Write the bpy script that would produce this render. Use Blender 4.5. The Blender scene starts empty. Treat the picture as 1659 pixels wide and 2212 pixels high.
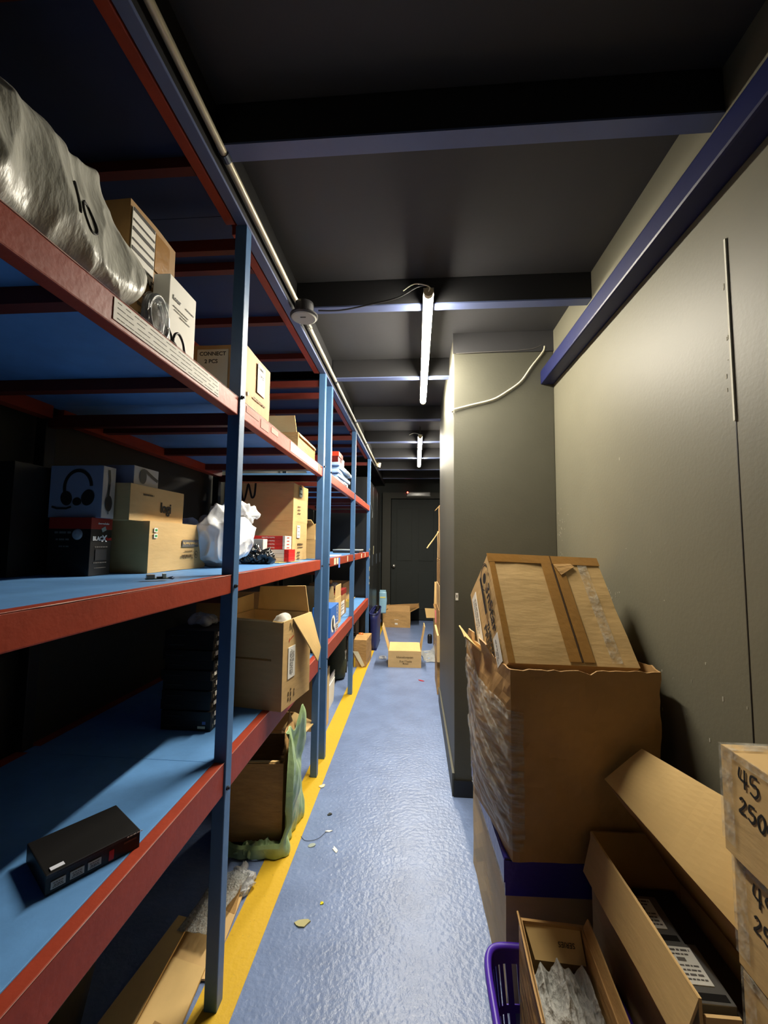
LAMP_POWER = 190; EXPOSURE = 1.2
import bpy, bmesh, math, random
from mathutils import Vector, Matrix, noise
random.seed(7)
S = bpy.context.scene
COL = S.collection
PI = math.pi

# ------------------------------------------------------------------ materials
def lin(c):
    return tuple(((v/255)/12.92 if v/255 <= .04045 else ((v/255+.055)/1.055)**2.4) for v in c)

MATS = {}
def pm(name, rgb, rough=.6, metal=0., spec=.5, var=.0, vscale=8., bump=0., bscale=60., rgb2=None, stretch=None,
       alpha=1., emit=None, coat=0., trans=0., mid=.5, width=.25, wave=0.):
    if name in MATS: return MATS[name]
    m = bpy.data.materials.new(name); m.use_nodes = True
    nt = m.node_tree; N = nt.nodes; L = nt.links
    b = N['Principled BSDF']
    b.inputs['Roughness'].default_value = rough
    b.inputs['Metallic'].default_value = metal
    b.inputs['Specular IOR Level'].default_value = spec
    b.inputs['Coat Weight'].default_value = coat
    b.inputs['Transmission Weight'].default_value = trans
    c = lin(rgb); b.inputs['Base Color'].default_value = (*c, 1)
    b.inputs['Alpha'].default_value = alpha
    if emit:
        b.inputs['Emission Color'].default_value = (*emit[0], 1)
        b.inputs['Emission Strength'].default_value = emit[1]
    tc = N.new('ShaderNodeTexCoord'); vec = tc.outputs['Object']
    if stretch:
        mp = N.new('ShaderNodeMapping'); mp.inputs['Scale'].default_value = stretch
        L.new(vec, mp.inputs['Vector']); vec = mp.outputs['Vector']
    if var > 0 or rgb2:
        nz = N.new('ShaderNodeTexNoise'); nz.inputs['Scale'].default_value = vscale; nz.inputs['Detail'].default_value = 6
        nz.inputs['Roughness'].default_value = .65
        L.new(vec, nz.inputs['Vector'])
        rp = N.new('ShaderNodeValToRGB')
        c2 = lin(rgb2) if rgb2 else tuple(v*(1-var) for v in c)
        rp.color_ramp.elements[0].color = (*c2, 1); rp.color_ramp.elements[1].color = (*(c if rgb2 else tuple(min(1, v*(1+var*.5)) for v in c)), 1)
        rp.color_ramp.elements[0].position = mid-width; rp.color_ramp.elements[1].position = mid+width
        L.new(nz.outputs['Fac'], rp.inputs['Fac']); L.new(rp.outputs['Color'], b.inputs['Base Color'])
    if bump > 0:
        n2 = N.new('ShaderNodeTexNoise'); n2.inputs['Scale'].default_value = bscale; n2.inputs['Detail'].default_value = 4
        L.new(vec, n2.inputs['Vector'])
        bp = N.new('ShaderNodeBump'); bp.inputs['Strength'].default_value = bump; bp.inputs['Distance'].default_value = .01
        L.new(n2.outputs['Fac'], bp.inputs['Height']); L.new(bp.outputs['Normal'], b.inputs['Normal'])
    MATS[name] = m
    return m

def plastic_film(name, tint=(235,235,230), clear=.6, rough=.15, bump=.6, bscale=30., stretch=None):
    """thin clear film: part see-through, part glossy, part milky"""
    if name in MATS: return MATS[name]
    m = bpy.data.materials.new(name); m.use_nodes = True
    nt = m.node_tree; N = nt.nodes; L = nt.links
    b = N['Principled BSDF']; out = N['Material Output']
    b.inputs['Base Color'].default_value = (*lin(tint), 1); b.inputs['Roughness'].default_value = rough
    b.inputs['Specular IOR Level'].default_value = .8
    tr = N.new('ShaderNodeBsdfTransparent'); mx = N.new('ShaderNodeMixShader')
    tc = N.new('ShaderNodeTexCoord'); mp = N.new('ShaderNodeMapping')
    if stretch: mp.inputs['Scale'].default_value = stretch
    L.new(tc.outputs['Object'], mp.inputs['Vector'])
    nz = N.new('ShaderNodeTexNoise'); nz.inputs['Scale'].default_value = bscale; nz.inputs['Detail'].default_value = 5
    L.new(mp.outputs['Vector'], nz.inputs['Vector'])
    bp = N.new('ShaderNodeBump'); bp.inputs['Strength'].default_value = bump; bp.inputs['Distance'].default_value = .02
    L.new(nz.outputs['Fac'], bp.inputs['Height']); L.new(bp.outputs['Normal'], b.inputs['Normal'])
    rp = N.new('ShaderNodeMapRange'); rp.inputs['From Min'].default_value = .35; rp.inputs['From Max'].default_value = .7
    rp.inputs['To Min'].default_value = 1-clear-.12; rp.inputs['To Max'].default_value = min(1, 1-clear+.2)
    L.new(nz.outputs['Fac'], rp.inputs['Value']); L.new(rp.outputs['Result'], mx.inputs['Fac'])
    L.new(tr.outputs[0], mx.inputs[1]); L.new(b.outputs[0], mx.inputs[2]); L.new(mx.outputs[0], out.inputs['Surface'])
    MATS[name] = m
    return m

KRAFT = pm('kraft_card', (216,180,122), .6, spec=.5, var=.14, vscale=5, bump=.12, bscale=14, stretch=(1,1,4))
KRAFT_PALE = pm('kraft_card_pale', (222,188,128), .8, spec=.25, var=.1, vscale=6, bump=.08, bscale=18)
KRAFT_BROWN = pm('kraft_card_brown', (182,142,90), .62, spec=.4, var=.2, vscale=5, bump=.2, bscale=12)
KRAFT_WORN = pm('kraft_card_worn', (190,150,96), .65, spec=.25, var=.3, vscale=9, bump=.5, bscale=16, stretch=(1,1,3))
TAPE = pm('parcel_tape', (168,122,60), .28, spec=.6, var=.15, vscale=12, bump=.15, bscale=40)
CLEARTAPE = plastic_film('clear_tape', (225,220,205), .84, .12, .4, 50)
PAPER = pm('white_paper', (246,244,236), .7, var=.06, vscale=15)
PAPER_DIM = pm('cream_paper', (214,206,178), .75, var=.06, vscale=15)
INK = pm('black_ink', (28,25,22), .6)
INK_SOFT = pm('brown_ink', (92,72,44), .7)
INK_GREY = pm('grey_ink', (108,104,100), .7)
INK_RED = pm('red_ink', (196,40,30), .6)
INK_WHITE = pm('white_ink', (235,232,228), .6)
BLUE_POST = pm('blue_post_paint', (72,112,158), .42, spec=.5, var=.12, vscale=14, bump=.06, bscale=80)
BLUE_BOARD = pm('blue_board_paint', (96,148,206), .5, spec=.4, var=.16, vscale=9, bump=.05, bscale=50)
RED_BEAM = pm('red_beam_paint', (158,60,38), .48, spec=.3, var=.2, vscale=10, bump=.08, bscale=60)
NAVY_STEEL = pm('navy_steel_paint', (25,31,76), .42, spec=.3, var=.12, vscale=6, bump=.05, bscale=40)
STRAP_STEEL = pm('bluegrey_steel_paint', (94,106,146), .45, var=.12, vscale=6)
ZINC = pm('zinc_pipe', (200,190,165), .38, metal=.35, var=.1, vscale=30)
BOLT = pm('bolt_steel', (70,76,84), .35, metal=.7)
BLACK = pm('black_plastic', (20,19,19), .42, var=.1, vscale=20)
BLACK_SOFT = pm('black_bag_film', (24,24,25), .22, spec=.8, bump=.5, bscale=22)
DARKGREY = pm('dark_grey_plastic', (44,44,46), .4, spec=.5)
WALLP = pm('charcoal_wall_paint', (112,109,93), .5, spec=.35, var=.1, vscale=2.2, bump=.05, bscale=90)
CEILP = pm('charcoal_ceiling_paint', (58,58,60), .55, spec=.35, var=.12, vscale=2.0, bump=.04, bscale=60)
DOORP = pm('black_door_paint', (40,44,43), .6, spec=.2, var=.1, vscale=4)
SCUFF = pm('pale_scuff', (168,164,148), .8)

# ------------------------------------------------------------------ builders
def link(o): COL.objects.link(o); return o

def thing(name, label, cat, loc=(0,0,0), rotz=0, group=None, M=None):
    o = bpy.data.objects.new(name, None); link(o)
    if M is not None: o.matrix_world = M
    else: o.location = loc; o.rotation_euler = (0,0,rotz)
    o.empty_display_size = .05
    return tag(o, label, cat, group)

def tag(o, label=None, cat=None, group=None, kind=None):
    if label: o['label'] = label
    if cat: o['category'] = cat
    if group: o['group'] = group
    if kind: o['kind'] = kind
    return o

def mk(name, bm, mat, parent=None, M=None, smooth=False, label=None, solid=0):
    me = bpy.data.meshes.new(name)
    bm.normal_update(); bm.to_mesh(me); bm.free()
    if smooth:
        for p in me.polygons: p.use_smooth = True
    me.materials.append(mat)
    o = bpy.data.objects.new(name, me); link(o)
    if parent: o.parent = parent
    if M is not None: o.matrix_local = M
    if label: o['label'] = label
    if solid:
        md = o.modifiers.new('Solidify', 'SOLIDIFY'); md.thickness = solid; md.offset = 0
    return o

def addbox(bm, lo, hi, M=None, bev=0):
    lo = Vector(lo); hi = Vector(hi)
    vs = [Vector((x,y,z)) for z in (lo.z,hi.z) for y in (lo.y,hi.y) for x in (lo.x,hi.x)]
    if M is not None: vs = [M @ v for v in vs]
    v = [bm.verts.new(p) for p in vs]
    fs = [bm.faces.new([v[i] for i in f]) for f in ((0,2,3,1),(4,5,7,6),(0,1,5,4),(1,3,7,5),(3,2,6,7),(2,0,4,6))]
    if bev:
        es = list({e for f in fs for e in f.edges})
        bmesh.ops.bevel(bm, geom=es, offset=bev, segments=2, affect='EDGES', profile=.6)
    return v

def box(name, lo, hi, mat, parent=None, M=None, bev=0, label=None):
    bm = bmesh.new(); addbox(bm, lo, hi, None, bev)
    return mk(name, bm, mat, parent, M, label=label)

def wobbly(bm, cuts, amp, freq, seed):
    bmesh.ops.subdivide_edges(bm, edges=bm.edges[:], cuts=cuts, use_grid_fill=True)
    bm.normal_update()
    sv = Vector((seed*3.1, seed*1.7, seed*.9))
    mv = [(v, v.normal.copy()*noise.noise(v.co*freq+sv)*amp) for v in bm.verts]
    for v, d in mv: v.co += d

def soft_box(name, lo, hi, mat, parent=None, M=None, amp=.003, seed=1, cuts=7, freq=9, bev=.004):
    """a carton body: slightly bowed panels and worn edges"""
    bm = bmesh.new(); addbox(bm, lo, hi); wobbly(bm, cuts, amp, freq, seed)
    return mk(name, bm, mat, parent, M)

def tube(bm, pts, r, n=8, caps=True):
    pts = [Vector(p) for p in pts]; rings = []
    up = Vector((0,0,1))
    for i, p in enumerate(pts):
        d = (pts[min(i+1,len(pts)-1)] - pts[max(i-1,0)]).normalized()
        a = d.cross(up)
        if a.length < 1e-3: a = d.cross(Vector((1,0,0)))
        a.normalize(); b = d.cross(a)
        rr = r[i] if isinstance(r, (list,tuple)) else r
        rings.append([bm.verts.new(p + (a*math.cos(t)+b*math.sin(t))*rr) for t in (2*PI*k/n for k in range(n))])
    for A, B in zip(rings, rings[1:]):
        for k in range(n): bm.faces.new((A[k], A[(k+1)%n], B[(k+1)%n], B[k]))
    if caps: bm.faces.new(rings[0][::-1]); bm.faces.new(rings[-1])

def lathe(bm, prof, n=32, c=(0,0,0)):
    c = Vector(c); rings = []
    for r, z in prof:
        rings.append([bm.verts.new(c+Vector((r*math.cos(2*PI*k/n), r*math.sin(2*PI*k/n), z))) for k in range(n)])
    for A, B in zip(rings, rings[1:]):
        for k in range(n): bm.faces.new((A[k], A[(k+1)%n], B[(k+1)%n], B[k]))
    if prof[0][0] > 1e-4: bm.faces.new(rings[0][::-1])
    if prof[-1][0] > 1e-4: bm.faces.new(rings[-1])

def smoothpath(pts, k=5):
    pts = [Vector(p) for p in pts]; out = []
    P = [pts[0]] + pts + [pts[-1]]
    for i in range(1, len(P)-2):
        a, b, c, d = P[i-1], P[i], P[i+1], P[i+2]
        for j in range(k):
            t = j/k
            out.append(.5*((2*b)+(c-a)*t+(2*a-5*b+4*c-d)*t*t+(3*b-a-3*c+d)*t**3))
    out.append(pts[-1]); return out

def ridge(p, f, seed):
    q = Vector(p)*f + Vector((seed*2.3, seed*5.1, seed*1.3))
    return 1-abs(noise.noise(q))*2

def hull_blob(name, pts, mat, parent=None, cuts=3, smooth_it=6, amp=.012, freq=9., seed=1, stretch=(1,1,1), oct2=.5, flat=None, label=None):
    """crumpled film or cloth drawn over what it holds: hull, smoothed, then creased"""
    bm = bmesh.new()
    for p in pts: bm.verts.new(p)
    r = bmesh.ops.convex_hull(bm, input=bm.verts[:])
    bmesh.ops.delete(bm, geom=[g for g in r['geom_interior'] if isinstance(g, bmesh.types.BMVert)], context='VERTS')
    loose = [v for v in bm.verts if not v.link_faces]
    if loose: bmesh.ops.delete(bm, geom=loose, context='VERTS')
    for _ in range(cuts):
        bmesh.ops.subdivide_edges(bm, edges=bm.edges[:], cuts=1, use_grid_fill=True)
        bmesh.ops.triangulate(bm, faces=bm.faces[:])
        for _ in range(2): bmesh.ops.smooth_vert(bm, verts=bm.verts[:], factor=.35, use_axis_x=True, use_axis_y=True, use_axis_z=True)
    bmesh.ops.beautify_fill(bm, faces=bm.faces[:], edges=bm.edges[:])
    for _ in range(smooth_it): bmesh.ops.smooth_vert(bm, verts=bm.verts[:], factor=.4, use_axis_x=True, use_axis_y=True, use_axis_z=True)
    bm.normal_update()
    mv = []
    for v in bm.verts:
        q = Vector((v.co.x*stretch[0], v.co.y*stretch[1], v.co.z*stretch[2]))
        d = (ridge(q, freq, seed)-.5)*amp + (ridge(q, freq*2.3, seed+4)-.5)*amp*oct2
        mv.append((v, v.normal.copy()*d))
    for v, d in mv: v.co += d
    if flat is not None:
        for v in bm.verts: v.co.z = max(v.co.z, flat)
    return mk(name, bm, mat, parent, smooth=True, label=label)

def sheet(name, fn, nu, nv, mat, parent=None, solid=.0015, smooth=True, keep=None, label=None, closed=False):
    bm = bmesh.new()
    g = [[bm.verts.new(fn(u/nu, v/nv)) for u in range(nu if closed else nu+1)] for v in range(nv+1)]
    for v in range(nv):
        for u in range(nu):
            if keep and not keep(u, v): continue
            u2 = (u+1) % nu if closed else u+1
            bm.faces.new((g[v][u], g[v][u2], g[v+1][u2], g[v+1][u]))
    loose = [x for x in bm.verts if not x.link_faces]
    if loose: bmesh.ops.delete(bm, geom=loose, context='VERTS')
    return mk(name, bm, mat, parent, smooth=smooth, solid=solid, label=label)

def panel(name, quad, th, mat, parent, bow=0, seed=0, n=6, label=None):
    """a stiff card panel through four corner points, with its real thickness"""
    q = [Vector(p) for p in quad]; nn = (q[1]-q[0]).cross(q[3]-q[0]).normalized()
    def fn(u, v):
        p = q[0]*(1-u)*(1-v)+q[1]*u*(1-v)+q[2]*u*v+q[3]*(1-u)*v
        return p + nn*bow*noise.noise(p*7+Vector((seed,seed,0)))
    return sheet(name, fn, n, n, mat, parent, th, smooth=False, label=label)

def frame(face, w, d, h, u, v, off=.0012, roll=0):
    """matrix on a face of a box whose origin is the middle of its base; u,v measured from the face centre"""
    if face == '-y': o, U, V, n = Vector((u,-d/2,h/2+v)), Vector((1,0,0)), Vector((0,0,1)), Vector((0,-1,0))
    elif face == '+x': o, U, V, n = Vector((w/2,u,h/2+v)), Vector((0,1,0)), Vector((0,0,1)), Vector((1,0,0))
    elif face == '-x': o, U, V, n = Vector((-w/2,-u,h/2+v)), Vector((0,-1,0)), Vector((0,0,1)), Vector((-1,0,0))
    else: o, U, V, n = Vector((u,v,h)), Vector((1,0,0)), Vector((0,1,0)), Vector((0,0,1))
    M = Matrix(((U.x,V.x,n.x,0),(U.y,V.y,n.y,0),(U.z,V.z,n.z,0),(0,0,0,1)))
    return Matrix.Translation(o+n*off) @ M @ Matrix.Rotation(math.radians(roll), 4, 'Z')

def text(s, size, M, mat, parent, name='printed_text', sx=1., bold=0., align='CENTER', shear=0):
    cu = bpy.data.curves.new('lettering', 'FONT'); cu.body = s; cu.size = size; cu.extrude = .0004
    cu.align_x = align; cu.align_y = 'CENTER'; cu.resolution_u = 3; cu.offset = bold; cu.shear = shear
    t = bpy.data.objects.new('lettering', cu)
    me = bpy.data.meshes.new_from_object(t); bpy.data.objects.remove(t); bpy.data.curves.remove(cu)
    if sx != 1:
        for v in me.vertices: v.co.x *= sx
    me.materials.clear(); me.materials.append(mat)
    o = bpy.data.objects.new(name, me); link(o); o.parent = parent; o.matrix_local = M
    return o

def sticker(name, w, h, M, mat, parent, label=None, th=.0008):
    return box(name, (-w/2,-h/2,-th), (w/2,h/2,th), mat, parent, M, label=label)

def lines(M, parent, rows, mat, name='printed_text'):
    """rows of fine print too small to read: (x, y, length, thickness) dashes"""
    bm = bmesh.new(); rnd = random.Random(len(rows)*13+int(abs(rows[0][0])*1000))
    for x, y, ln, th in rows:
        t = x-ln/2
        while t < x+ln/2-.001:
            d = min(rnd.uniform(.6,1.8)*th*2, x+ln/2-t)
            addbox(bm, (t, y-th/2, 0), (t+d, y+th/2, .0005)); t += d + th*.7
    return mk(name, bm, mat, parent, M)

def strokes(polys, r, M, mat, parent, name='handwriting'):
    bm = bmesh.new()
    for pl in polys:
        pts = smoothpath([(x,y,0) for x,y in pl], 4) if len(pl) > 2 else [Vector((x,y,0)) for x,y in pl]
        tube(bm, pts, r, 6)
    for v in bm.verts: v.co.z *= .12
    return mk(name, bm, mat, parent, M)

GL = {'4': [[(.55,0),(.6,1)],[(.15,1),(.05,.45),(.8,.4)]], '5': [[(.75,1),(.2,.95),(.15,.55),(.6,.6),(.75,.25),(.45,0),(.05,.1)]],
      '2': [[(.1,.8),(.4,1),(.7,.75),(.4,.35),(.05,.02),(.8,.08)]], '0': [[(.45,1),(.1,.6),(.2,.1),(.55,0),(.8,.45),(.65,.95),(.42,1)]],
      'G': [[(.75,.9),(.4,1),(.08,.5),(.4,0),(.75,.2),(.75,.5),(.45,.5)]], 'B': [[(.1,0),(.15,1)],[(.15,1),(.65,.85),(.5,.55),(.2,.52)],[(.2,.52),(.75,.35),(.55,.02),(.1,0)]],
      '9': [[(.7,.75),(.4,1),(.1,.7),(.4,.48),(.7,.75),(.65,.3),(.55,0)]], '1': [[(.45,1.05),(.4,.5),(.35,0)]]}
def hand(s, h, M, mat, parent, r=.0022):
    polys = []
    for i, ch in enumerate(s):
        for pl in GL.get(ch, []): polys.append([((x+i*1.0)*h*.72, y*h - i*h*.03) for x, y in pl])
    return strokes(polys, r, M, mat, parent)

def carton(name, label, x0, x1, y0, y1, z, h, mat=KRAFT, rotz=0, group=None, cat='box', tape=None, amp=.003, seed=1, body='carton_body'):
    """a closed carton between plan limits; returns (thing, w, d, h)"""
    w, d = x1-x0, y1-y0
    t = thing(name, label, cat, ((x0+x1)/2,(y0+y1)/2,z), rotz, group)
    soft_box(body, (-w/2,-d/2,0), (w/2,d/2,h), mat, t, amp=amp, seed=seed)
    if tape:
        bm = bmesh.new(); e = .0025+amp*.4
        if tape == 'y':   # runs along y over the top, down both ends
            addbox(bm, (-.025,-d/2-e,h*.72), (.025,d/2+e,h+e))
        else:
            addbox(bm, (-w/2-e,-.025,h*.72), (w/2+e,.025,h+e))
        mk('tape', bm, TAPE, t)
    return t, w, d, h

def open_shell(w, d, h, th=.006):
    bm = bmesh.new()
    O = [bm.verts.new(p) for p in ((-w/2,-d/2,0),(w/2,-d/2,0),(w/2,d/2,0),(-w/2,d/2,0),(-w/2,-d/2,h),(w/2,-d/2,h),(w/2,d/2,h),(-w/2,d/2,h))]
    a, b = w/2-th, d/2-th
    I = [bm.verts.new(p) for p in ((-a,-b,th),(a,-b,th),(a,b,th),(-a,b,th),(-a,-b,h),(a,-b,h),(a,b,h),(-a,b,h))]
    bm.faces.new((O[3],O[2],O[1],O[0])); bm.faces.new((I[0],I[1],I[2],I[3]))
    for k in range(4):
        j = (k+1) % 4
        bm.faces.new((O[k],O[j],O[j+4],O[k+4])); bm.faces.new((I[j],I[k],I[k+4],I[j+4])); bm.faces.new((O[k+4],O[j+4],I[j+4],I[k+4]))
    return bm

def open_carton(name, label, x0, x1, y0, y1, z, h, flaps, mat=KRAFT, rotz=0, cat='box', group=None, inner=KRAFT_PALE):
    """flaps: side -> (length, angle in degrees from straight up; positive folds outward)"""
    w, d = x1-x0, y1-y0
    t = thing(name, label, cat, ((x0+x1)/2,(y0+y1)/2,z), rotz, group)
    mk('carton_body', open_shell(w,d,h), mat, t)
    for s, (ln, ang) in flaps.items():
        a = math.radians(ang); c, sn = math.cos(a)*ln, math.sin(a)*ln; i = .008
        if s == '-y': q = [(-w/2+i,-d/2+.003,h),(w/2-i,-d/2+.003,h),(w/2-2*i,-d/2-sn,h+c),(-w/2+2*i,-d/2-sn,h+c)]
        elif s == '+y': q = [(w/2-i,d/2-.003,h),(-w/2+i,d/2-.003,h),(-w/2+2*i,d/2+sn,h+c),(w/2-2*i,d/2+sn,h+c)]
        elif s == '+x': q = [(w/2-.003,-d/2+i,h),(w/2-.003,d/2-i,h),(w/2+sn,d/2-2*i,h+c),(w/2+sn,-d/2+2*i,h+c)]
        else: q = [(-w/2+.003,d/2-i,h),(-w/2+.003,-d/2+i,h),(-w/2-sn,-d/2+2*i,h+c),(-w/2-sn,d/2-2*i,h+c)]
        panel('flap', q, .005, inner, t, bow=.004, seed=len(t.children))
    return t, w, d, h

def copy_thing(o, loc, label, group=None):
    c = o.copy(); link(c); c.location = loc; c['label'] = label
    if group: c['group'] = group
    for ch in list(o.children):
        k = ch.copy(); link(k); k.parent = c
        for g in list(ch.children):
            q = g.copy(); link(q); q.parent = k
    return c

def struct(name, lo, hi, mat, bev=0):
    o = box(name, lo, hi, mat, bev=bev); o['kind'] = 'structure'; return o


BEAMDARK = pm('charcoal_fascia_beam_shade', (38,38,40), .6, spec=.3, var=.1, vscale=3)  # fascia charcoal; on the cross beams it paints in the shade of their sides
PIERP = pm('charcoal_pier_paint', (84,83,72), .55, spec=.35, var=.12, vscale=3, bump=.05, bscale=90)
FARP = pm('charcoal_wall_shade', (54,54,49), .6, spec=.25, var=.12, vscale=3)  # wall paint darkened: dimness at the far end and behind the racks painted in
MAROON = pm('maroon_bar_shade', (92,36,30), .5, spec=.3, var=.2, vscale=10)  # beam red darkened for bars and ties; their shade is in the colour
REARPOST = pm('rear_post_shade', (30,32,36), .5, spec=.3)  # near-black copy of the post blue, painting in the dark at the back
DECKP = pm('navy_deck_shade', (36,50,88), .55, spec=.35, var=.15, vscale=9)  # board blue darkened to navy; shade under the deck is painted in
# ------------------------------------------------------------------ setting
FLOOR = pm('blue_floor_paint', (122,142,184), .34, spec=.5, rgb2=(104,122,160), vscale=5, mid=.45, width=.2, bump=.35, bscale=55)
# a second, finer bump for the rolled-on paint texture and a few dark scuffs
def dress_floor(m):
    nt = m.node_tree; N = nt.nodes; L = nt.links; b = N['Principled BSDF']
    tc = N.new('ShaderNodeTexCoord'); v = N.new('ShaderNodeTexNoise'); v.inputs['Scale'].default_value = 2.6; v.inputs['Detail'].default_value = 9
    v.inputs['Roughness'].default_value = .75
    L.new(tc.outputs['Object'], v.inputs['Vector'])
    rp = N.new('ShaderNodeValToRGB'); rp.color_ramp.elements[0].position = .66; rp.color_ramp.elements[1].position = .74
    rp.color_ramp.elements[0].color = (1,1,1,1); rp.color_ramp.elements[1].color = (.55,.55,.58,1)
    L.new(v.outputs['Fac'], rp.inputs['Fac'])
    mx = N.new('ShaderNodeMix'); mx.data_type = 'RGBA'; mx.blend_type = 'MULTIPLY'; mx.inputs['Factor'].default_value = 1
    old = b.inputs['Base Color'].links[0].from_socket
    L.new(old, mx.inputs[6]); L.new(rp.outputs['Color'], mx.inputs[7]); L.new(mx.outputs[2], b.inputs['Base Color'])
dress_floor(FLOOR)
YELLOW = pm('yellow_line_paint', (214,172,34), .5, rgb2=(150,118,30), vscale=38, mid=.3, width=.08, bump=.15, bscale=60)
XR, YB, BX = .78, 7.5, .215           # wall faces: side wall, end wall, boxed-out pier
struct('floor', (-1.42,-1.3,-.1), (.9,YB+.1,0), FLOOR)
o = struct('floor_marking', (-.635,-1.2,.0), (-.517,7.2,.0014), YELLOW)
struct('ceiling', (-1.42,-1.3,2.58), (.9,YB+.1,2.66), CEILP)
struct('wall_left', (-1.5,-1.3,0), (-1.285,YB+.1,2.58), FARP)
struct('wall_right', (XR,-1.3,0), (.9,YB+.1,2.58), WALLP)
struct('wall_back', (-1.42,-1.3,0), (.9,-1.2,2.58), WALLP)
struct('wall_end', (-1.42,YB,0), (.9,YB+.1,2.58), DOORP)
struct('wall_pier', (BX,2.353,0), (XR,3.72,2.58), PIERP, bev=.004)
struct('trim_1', (BX-.004,2.343,2.46), (XR,2.353,2.58), CEILP)
struct('baseboard_pier', (BX-.004,2.343,0), (XR,2.353,.085), BLACK)
bm = bmesh.new(); addbox(bm, (BX-.012,2.35,0), (BX,3.7,.12)); struct_o = mk('baseboard_aisle', bm, PIERP); struct_o['kind'] = 'structure'
# the seam between two wall boards: a raised joint strip, split pale at the top and dark lower down
bm = bmesh.new(); addbox(bm, (XR-.004,1.049,1.66), (XR,1.0545,2.13)); o = mk('trim_2', bm, pm('pale_seam', (226,224,208), .7)); o['kind'] = 'structure'
bm = bmesh.new(); addbox(bm, (XR-.001,1.0495,.2), (XR,1.0525,1.70)); o = mk('trim_3', bm, BLACK); o['kind'] = 'structure'
# chips and rubs in the wall paint
rnd = random.Random(3)
bm = bmesh.new()
for cy, cz, n, sy, sz in ((1.98,1.27,26,.05,.012), (2.30,1.32,26,.03,.12), (2.28,1.45,12,.05,.05), (1.72,1.16,12,.03,.015), (1.35,1.42,6,.2,.2), (1.2,.9,10,.2,.1), (1.07,1.86,8,.006,.1)):
    for k in range(n):
        y = cy+rnd.gauss(0,sy); z = cz+rnd.gauss(0,sz); a = rnd.uniform(.0006,.0025); b = rnd.uniform(.001,.006)
        if y < 2.34: addbox(bm, (XR-.0008,y-a,z-b), (XR,y+a,z+b))
o = mk('wall_right_paint_chips', bm, SCUFF); o['kind'] = 'structure'
# door at the far end
dt = thing('door_1', 'black panelled door closing the far end of the aisle', 'door', (0,YB,0)); dt['kind'] = 'structure'
box('door_leaf', (-.44,-.05,.01), (.42,-.01,2.16), DOORP, dt, bev=.004)
bm = bmesh.new()
for x0, x1 in ((-.34,-.07), (.05,.32)):
    for z0, z1 in ((.2,.85), (1.05,1.98)): addbox(bm, (x0,-.057,z0), (x1,-.049,z1), None, .003)
mk('door_panel', bm, DOORP, dt)
bm = bmesh.new(); addbox(bm, (-.6,-.09,0), (-.45,0,2.28)); addbox(bm, (.43,-.09,0), (.55,0,2.28)); addbox(bm, (-.45,-.09,2.17), (.43,0,2.28))
mk('door_frame', bm, FARP, dt)
bm = bmesh.new(); lathe(bm, [(.012,0),(.013,.02),(.03,.03),(.034,.045),(.026,.06),(0,.064)], 20)
k = mk('door_knob', bm, pm('chrome', (210,208,200), .2, metal=.9), dt, Matrix.Translation((-.39,-.05,.96)) @ Matrix.Rotation(PI/2,4,'X'), smooth=True)
# ceiling beams: cross tubes sitting on the long side beam by small brackets
BE = []
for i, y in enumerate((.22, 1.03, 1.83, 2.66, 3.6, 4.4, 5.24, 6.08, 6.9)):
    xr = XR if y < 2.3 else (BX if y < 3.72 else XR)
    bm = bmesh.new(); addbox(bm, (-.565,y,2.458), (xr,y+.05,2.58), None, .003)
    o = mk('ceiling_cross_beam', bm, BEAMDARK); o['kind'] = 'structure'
    bm = bmesh.new(); addbox(bm, (-.563,y-.001,2.453), (xr,y+.051,2.459))
    mk('beam_flange', bm, STRAP_STEEL, o, label='blue-grey steel flange')
o = struct('wall_right_long_beam', (.705,-1.2,2.265), (XR,2.353,2.345), NAVY_STEEL, bev=.008)
o = struct('ceiling_edge_beam', (-.598,-1.2,2.401), (-.563,5.2,2.411), STRAP_STEEL, bev=.002)
struct('ceiling_edge_fascia', (-.582,-1.2,2.411), (-.568,YB,2.58), BEAMDARK)
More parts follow.
